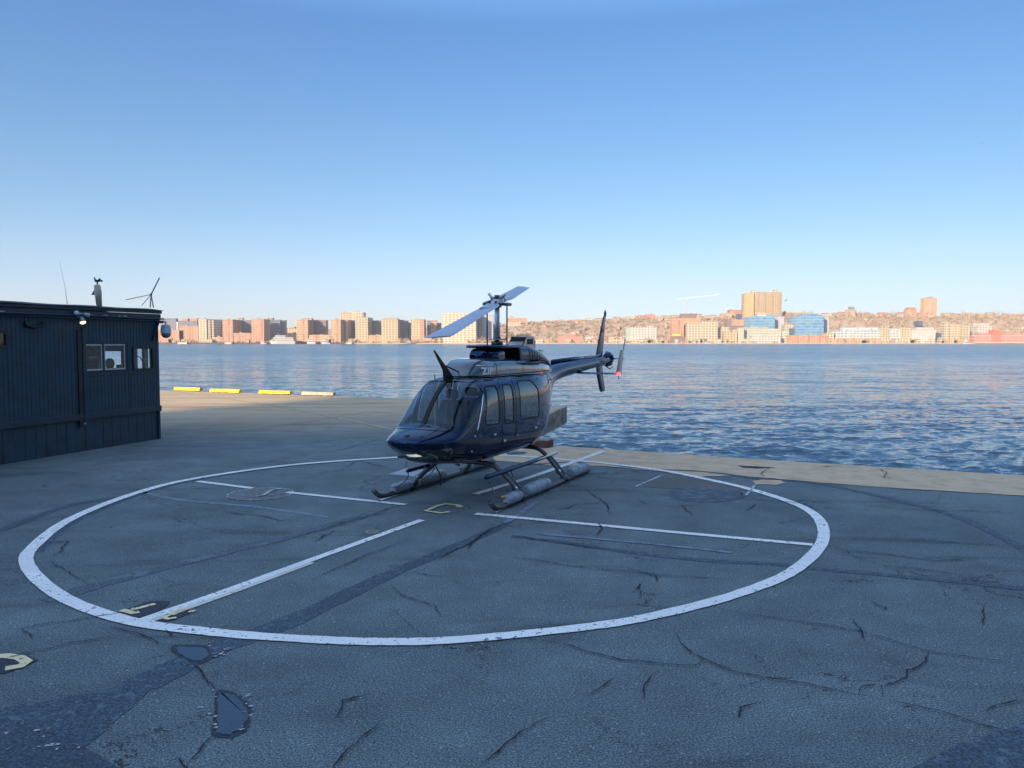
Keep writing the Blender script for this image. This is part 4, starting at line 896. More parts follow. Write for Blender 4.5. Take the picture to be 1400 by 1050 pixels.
for sg in (1, -1):
    a = rad(28); dx, dz = -math.sin(a)*sg, math.cos(a)*sg; px_, pz_ = -dz, dx
    rings = []
    for r_, c_ in ((.08, .03), (.15, .045), (.25, .05), (.56, .05), (.58, .04)):
        cx_, cz_ = -6.36+dx*r_, 2.25+dz*r_
        rings.append([(cx_+px_*c_*q, .375+b*.9*c_, cz_+pz_*c_*q) for q, b in ((-1, 0), (-.5, .12), (.4, .08), (1, 0), (.4, -.08), (-.5, -.12))])
    MB().loft(rings).build('tail_rotor_blade', BLADE, TRS, True, angle=50)
MB().tube([(-6.0, 0, 1.5+.6), (-6.5, 0, 1.98), (-6.75, 0, 2.02)], .016, 6).build('tail_skid', STEEL, HEL, True)
MB().tube([(-2.6, .02, 2.25), (-4, .02, 2.30), (-5.7, .02, 2.34)], [.05, .045, .04], 8).build('driveshaft_cover', PAINT, BOOM, True)
# --- landing gear
for s_ in (1, -1):
    nm = 'skid'
    SK = MB().tube([(-2.02, 1.1*s_, .07), (-1.9, 1.1*s_, .055), (0, 1.1*s_, .055), (1.9, 1.1*s_, .055), (2.10, 1.1*s_, .06), (2.24, 1.1*s_, .09), (2.34, 1.1*s_, .15), (2.39, 1.1*s_, .20)], [.045, .046, .046, .046, .046, .046, .044, .042], 12).build(nm, STEEL, HEL, True)
    MB().box(1.7, 2.2, 1.1*s_-.03, 1.1*s_+.03, .002, .006).build('wear_plate', CHROME, SK)
    FB = simple('grey_float_fabric', (.24, .29, .34), .5, var=.1, nscale=9, bump=.5)
    for x0_, x1_, r_, z_ in ((1.84, 1.32, .085, .13), (1.06, .14, .10, .145), (-.96, -1.86, .10, .15)):
        n = 15; rings = []
        for i in range(n):
            t = i/(n-1); x_ = x0_+(x1_-x0_)*t; e_ = min(t, 1-t)*n/2.2; rq = r_*(min(1, .72+.28*e_))
            rings.append([(x_+.012*math.sin(a*3), 1.1*s_+.0*s_+rq*1.05*math.copysign(abs(math.cos(a))**.7, math.cos(a))*(1.0+.03*math.sin(a*3+x_*14)), z_+rq*.95*math.copysign(abs(math.sin(a))**.7, math.sin(a))*(1+.04*math.sin(x_*23+a*2))) for a in [2*PI*j/14 for j in range(14)]])
        fb_ = MB().loft(rings).build('float_bag', FB, SK, True, angle=70)
        for i in range(1, 3):
            x_ = x0_+(x1_-x0_)*(i-.5)/2; MB().tube([(x_, 1.10*s_+(r_*1.07)*math.copysign(abs(math.cos(a))**.7, math.cos(a)), z_+(r_*.99)*math.copysign(abs(math.sin(a))**.7, math.sin(a))) for a in np.linspace(-.6, PI+.6, 14)], .006, 4).build('lacing', FB, fb_)
    for x_, zb_ in ((1.22, .60), (-.70, .64)):
        pts = [(x_, 0, zb_), (x_, .42*s_, zb_+.0), (x_, .58*s_, zb_-.045), (x_, .72*s_, zb_-.15), (x_, .90*s_, .30), (x_, 1.04*s_, .13), (x_, 1.09*s_, .075)]
        CT = MB().tube(catmull(pts, 5, False), .042, 12, flat=1.0).build('cross_tube', STEEL, HEL, True)
        MB().tube(catmull([(q[0]-.075, q[1]*1.0+.04*s_, q[2]+.0) for q in pts[3:]], 4, False), .02, 6).build('gear_brace', STEEL, CT, True)
        MB().cyl((x_-.09, 1.1*s_, .075), (x_+.09, 1.1*s_, .075), .07, 12).build('saddle', STEEL, CT, True); MB().cyl((x_-.03, .97*s_, .20), (x_+.03, .97*s_, .20), .052, 12).build('clamp', CHROME, CT, True)
    ST = MB().tube([(1.90, .76*s_, .475), (1.84, .76*s_, .485), (0, .76*s_, .49), (-1.05, .76*s_, .50)], [.03, .047, .047, .04], 10, flat=.8).build('boarding_step', PAINT, HEL, True)
    for x_ in (1.84, 1.0): MB().tube(catmull([(x_, .78*s_, .46), (x_-.03, .82*s_, .33), (x_+.06, .95*s_, .2), (x_+.02, 1.08*s_, .16)], 5, False), .009, 5).build('inflation_hose', STEEL, ST, True)
MB().ball((1.86, 1.05, .18), .03, 8).build('valve', simple('orange_valve', (.7, .25, .02), .4), HEL, True)
MB().tube([(1.5, -.5, .64), (1.05, -.62, .3), (.9, -.7, .06)], .012, 6).build('gear_brace', STEEL, HEL, True)
m = MB(); m.cbox(.2, 1.1, -.2, .2, .60, .66, .02); m.build('belly_panel', SEAL, HEL)
BC = MB().cyl((.72, .02, .55), (.72, .02, .60), .04, 12, .045).build('beacon', simple('red_beacon', (.7, .03, .02), .3, emit=((1, .07, .03), 2.2)), HEL, True)
for x_, y_ in ((.95, -.15), (1.2, -.25), (1.05, .1), (.85, -.35), (1.35, -.1)):
    MB().tube([(x_, y_, .66), (x_+.02, y_, .58), (x_-.05, y_+.03, .54)], [.03, .035, .02], 8).build('belly_fitting', ALU, HEL, True)
MB().tube([(2.7, .1, .76), (2.72, .1, .66)], .006, 5).build('aerial', STEEL, HEL); MB().tube([(2.9, -.1, .83), (2.92, -.1, .74)], .006, 5).build('aerial', STEEL, HEL)
# --- cockpit
SEATM = simple('dark_seat_leather', (.012, .014, .018), .5, var=.2); BELT = simple('grey_belt', (.16, .17, .18), .7)
def seat(x, y, nm='seat'):
    s0 = MB().cbox(x-.26, x+.26, y-.24, y+.24, .95, 1.1, .04).build(nm, SEATM, HEL, True, angle=40)
    MB().loft([[(x-.2+a, y-w_, z), (x-.2+a, y+w_, z), (x-.31+a, y+w_, z), (x-.31+a, y-w_, z)] for a, z, w_ in ((0, 1.08, .23), (-.03, 1.3, .235), (-.07, 1.55, .22), (-.09, 1.66, .16))]).build('backrest', SEATM, s0, True, angle=40)
    MB().cbox(x-.40, x-.30, y-.12, y+.12, 1.68, 1.85, .03).build('headrest', SEATM, s0, True, angle=40)
    for q in (-.09, .09): MB().add([(x-.19, y+q-.022, 1.1), (x-.19, y+q+.022, 1.1), (x-.265, y+q*.7+.022, 1.62), (x-.265, y+q*.7-.022, 1.62)], [(0, 1, 2, 3)]).build('harness', BELT, s0)
    MB().cbox(x-.22, x-.19, y-.05, y+.05, 1.22, 1.27, .005).build('buckle', CHROME, s0)
for y in (.33, -.33): seat(1.45, y); seat(-.25, y); seat(.75, y)
seat(-.25, 0)
MB().cbox(2.1, 2.62, -.42, .42, 1.18, 1.33, .05).build('instrument_shroud', SEAL, HEL, True, angle=40); MB().cbox(1.75, 2.15, -.1, .1, .9, 1.3, .03).build('console', SEAL, HEL)
for y in (.33, -.33): MB().tube([(1.85, y, .9), (1.95, y, 1.05), (1.88, y, 1.22)], [.015, .015, .022], 8).build('cyclic_stick', SEAL, HEL, True)
MB().cbox(-.5, 1.45, -.52, .52, 2.02, 2.05, .01).build('headliner', DKI, HEL); MB().cbox(-.55, 2.5, -.55, .55, .80, .84, .01).build('cabin_floor', DKI, HEL)
MB().cbox(-.62, -.56, -.56, .56, .84, 2.0, .02).build('cabin_bulkhead', DKI, HEL)

# ================================================================== FAR SHORE
def facade(name, wall, win=(.06, .08, .11), fh=3.1, bw=3.6, wf=.5, hf=.5, rough=.8, vary=.5, gloss=False, vband=0):
    if name in MATS: return MATS[name]
    k = NT(name); tc = k.n.new('ShaderNodeTexCoord'); sp = k.n.new('ShaderNodeSeparateXYZ'); k.con(tc.outputs['Object'], sp.inputs[0])
    u = k.math('DIVIDE', k.math('ADD', sp.outputs[0], sp.outputs[1]), bw); v = k.math('DIVIDE', sp.outputs[2], fh)
    fu = k.math('FRACT', u); fv = k.math('FRACT', v)
    a = k.math('LESS_THAN', k.math('ABSOLUTE', k.math('SUBTRACT', fu, .5)), wf/2); b = k.math('LESS_THAN', k.math('ABSOLUTE', k.math('SUBTRACT', fv, .55)), hf/2)
    m = k.math('MULTIPLY', a, b)
    g = k.n.new('ShaderNodeNewGeometry'); sn = k.n.new('ShaderNodeSeparateXYZ'); k.con(g.outputs['Normal'], sn.inputs[0])
    m = k.math('MULTIPLY', m, k.math('LESS_THAN', k.math('ABSOLUTE', sn.outputs[2]), .5))
    cb = k.n.new('ShaderNodeCombineXYZ'); k.con(k.math('FLOOR', u), cb.inputs[0]); k.con(k.math('FLOOR', v), cb.inputs[1])
    wn = k.n.new('ShaderNodeTexWhiteNoise'); k.con(cb.outputs[0], wn.inputs['Vector'])
    wc = k.mix(k.math('MULTIPLY', wn.outputs['Value'], vary), c4(win), c4(tuple(min(1, c*.6+.22) for c in win)))
    nz = k.noise(tc.outputs['Object'], .12, 4, .6); w2 = k.mix(1, c4(wall), k.ramp(nz, [(.3, .88), (.7, 1.08)]), 'MULTIPLY')
    if vband:
        bb = k.math('LESS_THAN', k.math('FRACT', k.math('DIVIDE', u, vband)), .2); w2 = k.mix(bb, w2, c4(tuple(c*.72 for c in wall)))
    k.con(k.mix(m, w2, wc), k.p.inputs['Base Color'])
    k.con(k.math('MULTIPLY_ADD', m, -(rough-.12), rough), k.p.inputs['Roughness'])
    MATS[name] = k.m; return k.m
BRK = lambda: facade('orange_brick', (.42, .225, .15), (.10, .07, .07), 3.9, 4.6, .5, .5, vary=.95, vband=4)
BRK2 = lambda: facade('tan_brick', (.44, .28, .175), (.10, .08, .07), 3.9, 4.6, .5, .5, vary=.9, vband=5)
CRM = lambda: facade('cream_wall', (.42, .345, .24), (.09, .07, .05), 4.0, 5.0, .5, .5, vary=.25)
CRM2 = lambda: facade('pale_cream_wall', (.42, .375, .29), (.06, .05, .045), 4.2, 5.0, .48, .45, vary=.25)
WHT = lambda: facade('white_wall', (.42, .41, .39), (.08, .09, .11), 4.0, 5.0, .45, .45, vary=.3)
GRYB = lambda: facade('grey_or_shaded_wall', (.15, .16, .20), (.05, .06, .09), 3.9, 4.6, .5, .5)  # plain grey walls, and courts and side faces with shade put into the colour
PUR = lambda: facade('shaded_brick', (.19, .13, .14), (.08, .07, .09), 3.0, 3.0, .5, .5)  # brick darkened and purpled so the colour itself carries the shade
BLUG = lambda: facade('blue_curtain_wall', (.13, .30, .46), (.03, .11, .24), 5.0, 4.0, .9, .45, .2, .8)
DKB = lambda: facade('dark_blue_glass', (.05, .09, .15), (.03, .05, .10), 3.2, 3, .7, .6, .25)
SLAB = lambda: facade('wide_window_cream', (.47, .42, .33), (.12, .10, .08), 3.7, 6.3, .55, .42)
TRW = lambda: facade('balcony_tower', (.38, .29, .18), (.10, .08, .06), 4.2, 4.6, .6, .5, vary=.8, vband=3)
REDB = lambda: facade('red_brick', (.38, .18, .14), (.25, .2, .2), 3.2, 3.5, .4, .45)
GRN = lambda: facade('pale_terrace', (.40, .39, .32), (.14, .20, .20), 4.4, 5, .75, .45)
WBL = lambda: facade('white_blue_terrace', (.42, .42, .40), (.10, .20, .34), 4.4, 6, .7, .5)
ROOFG = simple('flat_roof_gravel', (.3, .28, .25), .9); ROOFT = simple('far_roof_tile', (.33, .17, .11), .8)
def bld(label, cat, parts, group=None, name=None):
    """parts: (name, px0, px1, ytop, Y, depth, mat[, ybase])"""
    p0 = parts[0]; ax = at((p0[1]+p0[2])/2, 460, p0[4]); e = empty(name or cat.replace(' ', '_'), (ax[0], p0[4], 0), 0, label, cat, group)
    for p in parts:
        nm, a, b, yt, Y, dep, mt = p[:7]; dep = min(dep, 13) if a > 700 else (min(dep, 9) if nm == 'tower' and Y > Y0+25 and Y < Y0+100 else dep); x0 = at(a, 460, Y)[0]-ax[0]; x1 = at(b, 460, Y)[0]-ax[0]; zt = at(0, yt, Y)[2]
        zb = at(0, p[7], Y)[2] if len(p) > 7 and p[7] else -.4
        y0 = Y-p0[4]; m = MB().box(x0, x1, y0, y0+dep, zb, zt)
        o = m.build(nm, mt, e)
        if zt-zb > 9 and x1-x0 > 5 and nm not in ('roof_house', 'sign'):
            r = MB(); r.box(x0-.3, x1+.3, y0-.3, y0+.5, zt, zt+1.0).box(x0-.3, x0+.4, y0+.5, y0+dep, zt, zt+1.0).box(x1-.4, x1+.3, y0+.5, y0+dep, zt, zt+1.0); r.build('parapet', mt, o)
            if x1-x0 > 14 and dep > 9:
                c_ = MB(); 
                q = random.uniform(x0+2, x1-7); c_.box(q, q+random.uniform(3, 5), y0+4, y0+8, zt, zt+random.uniform(1.8, 3.4))
                c_.build('roof_plant', ROOFG, o)
    return e
Y0 = 1300
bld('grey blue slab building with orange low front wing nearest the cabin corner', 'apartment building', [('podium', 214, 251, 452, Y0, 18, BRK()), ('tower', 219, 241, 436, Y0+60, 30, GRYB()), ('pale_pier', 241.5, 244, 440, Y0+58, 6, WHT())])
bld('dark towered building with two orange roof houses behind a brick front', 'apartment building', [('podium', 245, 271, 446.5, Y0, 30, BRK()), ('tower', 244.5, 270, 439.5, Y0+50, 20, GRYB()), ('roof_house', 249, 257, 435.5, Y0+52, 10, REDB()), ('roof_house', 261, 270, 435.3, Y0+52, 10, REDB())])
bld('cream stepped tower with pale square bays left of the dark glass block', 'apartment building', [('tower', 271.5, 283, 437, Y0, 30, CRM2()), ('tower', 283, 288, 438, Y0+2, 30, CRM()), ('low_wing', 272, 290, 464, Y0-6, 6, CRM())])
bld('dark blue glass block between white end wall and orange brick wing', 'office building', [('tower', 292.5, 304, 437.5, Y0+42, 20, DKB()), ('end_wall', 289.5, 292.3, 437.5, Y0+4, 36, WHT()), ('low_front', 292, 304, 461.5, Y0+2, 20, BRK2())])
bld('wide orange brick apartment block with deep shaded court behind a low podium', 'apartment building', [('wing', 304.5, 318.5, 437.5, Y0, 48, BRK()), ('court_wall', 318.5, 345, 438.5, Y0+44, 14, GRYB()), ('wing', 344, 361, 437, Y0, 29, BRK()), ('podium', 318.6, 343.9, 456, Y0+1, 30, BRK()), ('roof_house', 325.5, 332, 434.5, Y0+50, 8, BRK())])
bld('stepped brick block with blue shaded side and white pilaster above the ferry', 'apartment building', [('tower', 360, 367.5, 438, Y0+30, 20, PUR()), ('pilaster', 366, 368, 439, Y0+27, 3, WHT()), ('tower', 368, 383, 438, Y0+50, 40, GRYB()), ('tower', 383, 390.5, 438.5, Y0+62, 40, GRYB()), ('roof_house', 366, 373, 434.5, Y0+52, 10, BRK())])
bld('low cream buildings far back between two brick blocks', 'building', [('wall', 391, 406, 449.5, Y0+160, 20, CRM()), ('wall', 396, 402, 447.5, Y0+190, 20, CRM2()), ('wall', 390, 406, 456, Y0+60, 14, BRK2())])
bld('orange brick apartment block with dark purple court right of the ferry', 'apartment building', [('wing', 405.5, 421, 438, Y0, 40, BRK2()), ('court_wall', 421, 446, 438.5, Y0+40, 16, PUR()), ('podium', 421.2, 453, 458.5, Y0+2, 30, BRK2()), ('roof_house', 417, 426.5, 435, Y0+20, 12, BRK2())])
bld('tall pale cream tower rising behind the brick blocks', 'apartment building', [('tower', 466, 480, 428, Y0+140, 25, CRM()), ('tower', 480, 497, 427.5, Y0+130, 25, CRM2()), ('roof_house', 484, 487, 425.5, Y0+135, 10, CRM())])
bld('orange brick block with white pilasters and narrow dark blue recess', 'apartment building', [('wing', 453, 466, 437.5, Y0, 19, BRK2()), ('side', 466, 476, 438, Y0+20, 27, REDB()), ('pilaster', 468.5, 470, 443, Y0+17, 3, WHT()), ('pilaster', 473, 475, 440, Y0+17, 3, WHT()), ('court_wall', 476, 486, 438.5, Y0+48, 10, DKB()), ('podium', 476.2, 485.9, 463, Y0+3, 20, BRK2())])
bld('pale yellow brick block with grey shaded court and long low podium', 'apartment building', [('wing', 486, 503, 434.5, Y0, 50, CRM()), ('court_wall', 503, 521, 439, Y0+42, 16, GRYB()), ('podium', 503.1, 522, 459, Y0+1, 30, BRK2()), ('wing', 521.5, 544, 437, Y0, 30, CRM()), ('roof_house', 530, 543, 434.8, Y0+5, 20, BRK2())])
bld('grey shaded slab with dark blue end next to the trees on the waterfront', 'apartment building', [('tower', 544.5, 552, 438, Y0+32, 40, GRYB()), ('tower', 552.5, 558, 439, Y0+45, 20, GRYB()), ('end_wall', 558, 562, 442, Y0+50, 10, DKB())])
bld('cream block with red brick corner left of the rotor blade tip', 'apartment building', [('tower', 562, 575.5, 437, Y0+10, 30, CRM()), ('corner', 575.6, 580, 437.5, Y0+9, 30, REDB()), ('podium', 562, 590, 461, Y0+2, 8, BRK2())])
bld('small orange stepped block seen just behind the rotor blade', 'apartment building', [('tower', 584, 590, 439, Y0+60, 20, GRYB()), ('tower', 589, 597, 438.5, Y0+40, 30, BRK()), ('tower', 597, 603, 442, Y0+60, 20, PUR())])
bld('big cream slab with rows of wide windows behind the rotor mast', 'apartment building', [('tower', 605, 651, 429.5, Y0, 30, SLAB()), ('roof_house', 616, 624, 427, Y0+6, 12, SLAB()), ('side_wing', 651.2, 659, 432, Y0+26, 14, GRYB()), ('side_wing', 658, 674, 431, Y0+36, 30, facade('grey_side_bands', (.36, .38, .40), (.16, .19, .22), 3.1, 3, .85, .4)), ('roof_house', 655, 661, 429, Y0+40, 12, CRM())])
bld('small purple shaded block right of the grey slab by the mast', 'apartment building', [('tower', 674.5, 679, 444, Y0+90, 20, PUR()), ('tower', 680, 684, 442, Y0+90, 20, REDB())])
bld('long orange and cream building on the hill end right of the rotor mast', 'apartment building', [('wall', 693, 720, 435.5, Y0+220, 22, BRK()), ('roof_house', 697, 702, 432, Y0+225, 10, CRM()), ('wall', 694, 712, 441, Y0+205, 12, CRM2()), ('wall', 712, 721, 444, Y0+205, 12, BRK())])
bld('low red brick waterside hall with small white spire', 'hall', [('wall', 763, 796, 460, Y0+6, 16, REDB()), ('wall', 773, 785, 458, Y0+8, 14, REDB()), ('spire', 781.5, 784.5, 454.2, Y0+10, 3, WHT())])
bld('low white tent roofed shed on the far waterfront', 'shed', [('wall', 800, 813, 461.5, Y0+5, 12, WHT()), ('roof', 803, 811, 459.5, Y0+6, 8, WHT(), 461.5)])
bld('low grey shed at the foot of the wooded hill', 'shed', [('wall', 833, 850, 461.5, Y0+30, 12, CRM2())])
bld('white wide apartment building alone in front of the brown hill', 'apartment building', [('wall', 863, 897.5, 447.8, Y0+20, 24, WHT()), ('wall', 885, 893, 446.3, Y0+19.5, 10, WHT()), ('green_end', 856.5, 862.8, 448.3, Y0+24, 20, facade('green_glass', (.30, .38, .34), (.16, .24, .22), 3.2, 3)), ('base', 856, 900, 464, Y0+10, 10, CRM2())])
bld('square red building on the ridge above the white building', 'building', [('wall', 883, 896, 430.5, Y0+250, 20, REDB(), 442), ('wall', 870, 883, 432.5, Y0+258, 15, BRK(), 442)])
bld('tall orange brick warehouse with white columns under the crane', 'warehouse', [('wall', 918.5, 935, 438, Y0+30, 40, BRK()), ('wall', 920, 958, 435.8, Y0+60, 40, facade('orange_grid', (.50, .27, .14), (.2, .14, .12), 3.4, 3.4, .45, .5)), ('upper', 931, 952, 429.5, Y0+90, 20, PUR()), ('sign', 919, 930.5, 457, Y0+28, 1.5, simple('yellow_banner', (.75, .5, .05), .6), 459.5), ('base', 918, 940, 461, Y0+24, 6, PUR())])
bld('pale cream block with dark window grid right of the orange warehouse', 'apartment building', [('wall', 939.5, 959, 442, Y0+6, 26, CRM2()), ('wall', 959, 981, 439.3, Y0+7, 26, CRM2()), ('roof_house', 973, 980, 438, Y0+10, 10, CRM())])
bld('tan low block with white square bays left of the long terrace', 'apartment building', [('wall', 982, 997, 448, Y0+20, 24, CRM2()), ('wall', 990, 1008, 455, Y0+4, 16, CRM()), ('tower', 1009.5, 1017, 449, Y0+3, 14, facade('bay_white', (.44, .42, .36), (.08, .10, .10), 3.6, 4, .5, .5)), ('wall', 1001, 1010, 451, Y0+10, 14, CRM())])
bld('brown flat office block on the slope below the tall tower', 'office building', [('wall', 993, 1003, 437, Y0+110, 30, PUR()), ('wall', 1001, 1024, 437.5, Y0+100, 30, facade('brown_bands', (.38, .24, .17), (.22, .15, .12), 4, 3, .95, .4)), ('wall', 1008, 1014, 430, Y0+150, 20, DKB()), ('base', 992, 1024, 446, Y0+90, 12, PUR())])
bld('very tall tan apartment tower with many balconies on the ridge', 'apartment tower', [('tower', 1015.5, 1019, 402.5, Y0+235, 30, TRW(), 438), ('stair_tower', 1018.5, 1030, 401.5, Y0+232, 30, facade('gold_tower', (.44, .31, .16), (.34, .24, .13), 3, 2.5, .4, .4), 438), ('tower', 1030, 1067, 400.2, Y0+236, 24, TRW(), 438), ('end_strip', 1067, 1068.6, 400, Y0+235, 24, CRM2(), 438), ('roof_house', 1027, 1030.5, 396.5, Y0+238, 8, CRM2(), 401), ('roof_house', 1057, 1062, 396, Y0+238, 8, CRM2(), 401)])
def poly_bld(e, nm, prof, Y, dep, mt):
    ax = e.location.x; P = [(at(a, 460, Y)[0]-ax, at(0, b, Y)[2]) for a, b in prof]; n = len(P); y0 = Y-e.location.y
    return MB().add([(x, y0, z) for x, z in P]+[(x, y0+dep, z) for x, z in P], [tuple(range(n)), tuple(range(2*n-1, n-1, -1))]+[(i, n+i, n+(i+1) % n, (i+1) % n) for i in range(n)]).build(nm, mt, e)
e = bld('blue glass office block with grey end wall and white rooftop box', 'office building', [('sign', 1033.5, 1047, 428.3, Y0+78, 6, WHT(), 433.5), ('end_wall', 1058.6, 1071.5, 433.5, Y0+92, 30, facade('grey_end', (.34, .35, .38), (.30, .31, .34), 4, 4, .5, .3)), ('penthouse', 1047, 1066, 430.3, Y0+100, 16, BLUG(), 434)])
poly_bld(e, 'glass_front', [(1021, 468), (1058.6, 468), (1059, 433), (1032, 431.5), (1024, 434), (1021.5, 446)], Y0+75, 40, BLUG())
e = bld('second blue glass office block, wider, with grey shaded right end', 'office building', [('end_wall', 1126.3, 1133, 434.5, Y0+70, 30, facade('grey_end', (.34, .35, .38))), ('low_link', 1072, 1088, 444.5, Y0+60, 20, CRM2()), ('dark_link', 1079, 1088, 449.5, Y0+58, 10, DKB())])
poly_bld(e, 'glass_front', [(1087.5, 468), (1126, 468), (1126, 431.5), (1113, 429), (1097, 429.5), (1096, 432), (1087.5, 433)], Y0+50, 40, BLUG())
bld('low red brick row along the water in front of the second blue block', 'building', [('wall', 1078, 1131, 459, Y0+10, 16, BRK()), ('wall', 1128, 1140, 456, Y0+12, 14, CRM2())])
bld('long stepped pale terrace building with curved white base on the water', 'terrace building', [('wall', 1016, 1068, 450, Y0+16, 20, GRN()), ('wall', 1018, 1050, 448.3, Y0+22, 16, GRN()), ('base', 1028, 1068, 460, Y0+2, 14, WHT()), ('wall', 1068.2, 1079, 453, Y0+18, 16, GRN()), ('base', 1017, 1028, 463, Y0+4, 10, GRN())])
bld('long white and blue low building with flat roofs right of the blue blocks', 'office building', [('wall', 1138, 1160, 453, Y0+20, 20, WBL()), ('wall', 1160, 1183, 450.5, Y0+18, 20, WBL()), ('upper', 1152, 1200, 448.8, Y0+30, 16, facade('blue_band', (.40, .55, .68), (.2, .35, .55), 4, 4)), ('wall', 1183, 1206, 451.5, Y0+18, 20, WBL()), ('base', 1136, 1206, 462, Y0+6, 12, BRK2())])
bld('cream square block with blue windowed wing beside the long white building', 'office building', [('tower', 1205.5, 1214.5, 447, Y0+14, 24, CRM()), ('wall', 1214.6, 1231, 450, Y0+18, 20, WBL()), ('tower', 1231, 1247, 449, Y0+16, 24, CRM()), ('base', 1205, 1246, 462, Y0+4, 10, CRM2()), ('mast', 1224.2, 1224.9, 443.5, Y0+20, 1, WHT())])
bld('bright white five storey block with dark square windows', 'apartment building', [('wall', 1247.5, 1279, 451.5, Y0+8, 26, facade('bright_white', (.46, .45, .43), (.05, .06, .07), 3.8, 4.6, .45, .4)), ('upper', 1253, 1277, 448, Y0+16, 16, WHT()), ('wall', 1279, 1286, 449.5, Y0+40, 12, CRM())])
bld('dark blue framed structure beside the bright white block', 'building', [('wall', 1280, 1289.5, 456, Y0+18, 12, DKB())])
bld('yellow and white apartment cluster at the right near the red pier hall', 'apartment building', [('tower', 1290.5, 1298, 441.5, Y0+10, 20, CRM2()), ('tower', 1298.1, 1313, 444.5, Y0+8, 22, facade('yellow_white', (.44, .36, .25), (.12, .09, .06), 4.2, 5, .45, .45, vband=2)), ('tower', 1313.1, 1326, 445, Y0+12, 22, CRM()), ('base', 1290, 1318, 465, Y0+2, 7, BRK2())])
bld('white upper storey block half hidden behind the red pier hall', 'apartment building', [('wall', 1330, 1353, 443, Y0+40, 24, WHT()), ('wall', 1335, 1357, 447, Y0+30, 12, WHT())])
bld('long red and white pier hall with square red clock tower', 'pier hall', [('wall', 1331, 1412, 459.5, Y0-6, 26, facade('red_pier_wall', (.50, .22, .18), (.12, .12, .2), 6.2, 4.2, .6, .35)), ('cornice', 1331, 1412, 458.6, Y0-6.6, 27, WHT(), 459.5), ('roof_storey', 1338, 1405, 455.5, Y0, 14, simple('red_roof', (.48, .17, .13), .8), 458.6), ('tower', 1357.5, 1368.5, 452.3, Y0-7, 14, simple('red_tower', (.55, .15, .10), .8)), ('base', 1334, 1410, 467.3, Y0-9, 4, CRM())])
bld('small orange and cream block on the slope below the brick tower', 'building', [('wall', 1256, 1275, 428, Y0+235, 14, BRK(), 440), ('wall', 1267, 1276, 432, Y0+225, 10, CRM(), 440)])
bld('brown brick point tower standing alone on the ridge', 'apartment tower', [('tower', 1262, 1268, 408, Y0+250, 24, facade('tower_brick', (.48, .26, .16), (.42, .2, .12), 3, 3, .3, .4), 440), ('tower', 1268, 1274.5, 407.5, Y0+249, 24, facade('tower_mid', (.38, .30, .24), (.16, .15, .15), 3, 2.5, .5, .5), 440), ('tower', 1274.5, 1280, 408, Y0+250, 24, facade('tower_brick', (.48, .26, .16)), 440), ('roof_house', 1268.5, 1273, 406, Y0+255, 8, GRYB(), 408)])
bld('small blue box house halfway up the wooded slope', 'house', [('wall', 1252.5, 1261, 439, Y0+150, 10, DKB(), 445)])
bld('pink stone building with stepped roof on the ridge', 'church', [('wall', 1239, 1253, 424, Y0+250, 16, BRK2(), 436), ('roof', 1241, 1251, 420.3, Y0+252, 12, ROOFT, 424)])
bld('grey domed church tower on the ridge with bare trees round it', 'church', [('wall', 1158, 1169, 424, Y0+250, 14, facade('stone_grey', (.45, .36, .26)), 436), ('dome', 1161, 1167, 419.5, Y0+252, 8, GRYB(), 424), ('wall', 1156.5, 1171, 430, Y0+245, 10, CRM(), 436)])
bld('low pale houses row on the slope beside the tall tower', 'building', [('wall', 1070, 1098, 427.5, Y0+260, 14, CRM(), 440), ('wall', 1072, 1080, 429, Y0+255, 10, BRK(), 440), ('wall', 1083, 1096, 429.5, Y0+254, 10, CRM2(), 440)])
bld('red roofed terrace on the ridge left of the tall tower', 'building', [('wall', 996, 1014, 424.5, Y0+270, 14, BRK(), 440), ('wall', 986, 1000, 429, Y0+250, 12, CRM2(), 440)])
# terrain with the wooded ridge
RPX = [-400, 0, 300, 560, 690, 760, 850, 950, 1010, 1100, 1200, 1300, 1400, 1800, 3000]; RYY = [458, 455, 451, 449, 445, 442.5, 438.5, 437, 437, 434.8, 434.3, 434.8, 436, 434, 436]
def ridge_z(x, Y): px = 700+x/1540*F; return at(0, float(np.interp(px, RPX, RYY)), 1540)[2]
def terr(x, y):
    t = min(1, max(0, (y-1395)/135)); s_ = t*t*(3-2*t); r = ridge_z(x, y)
    n_ = 2.5*math.sin(x*.021+y*.013)+1.6*math.sin(x*.05-y*.03)
    return -.4+(r+.4)*s_+n_*s_*(1-.7*max(0, (t-.7)/.3))*.7+(max(0, y-1535)*.004)
gx = np.concatenate([np.arange(-2600, -1400, 100), np.arange(-1400, 1300, 14), np.arange(1300, 4800, 60)]); gy = [1297, 1298, 1340, 1380]+list(range(1395, 1540, 7))+[1545, 1560, 1600, 1700, 1900, 2400]
vs = [(x, y, (-.4 if i > 0 else -2.6) if y < 1300 else terr(x, y)) for i, y in enumerate(gy) for x in gx]; nx = len(gx)
k = NT('winter_hillside'); v = k.world(); a = k.noise(v, .03, 6, .7); b = k.noise(v, .25, 5, .7)
k.con(k.mix(1, k.ramp(a, [(.3, (.30, .22, .16)), (.5, (.36, .265, .19)), (.72, (.38, .29, .21))]), k.ramp(b, [(.3, .8), (.7, 1.12)]), 'MULTIPLY'), k.p.inputs['Base Color']); k.p.inputs['Roughness'].default_value = .95; HILLM = k.m
m = MB().add(vs, [(j*nx+i, j*nx+i+1, (j+1)*nx+i+1, (j+1)*nx+i) for j in range(len(gy)-1) for i in range(nx-1)])
hill = m.build('far_shore', HILLM, smooth=True); tag(hill, 'far river bank rising to a brown winter ridge', kind='structure')
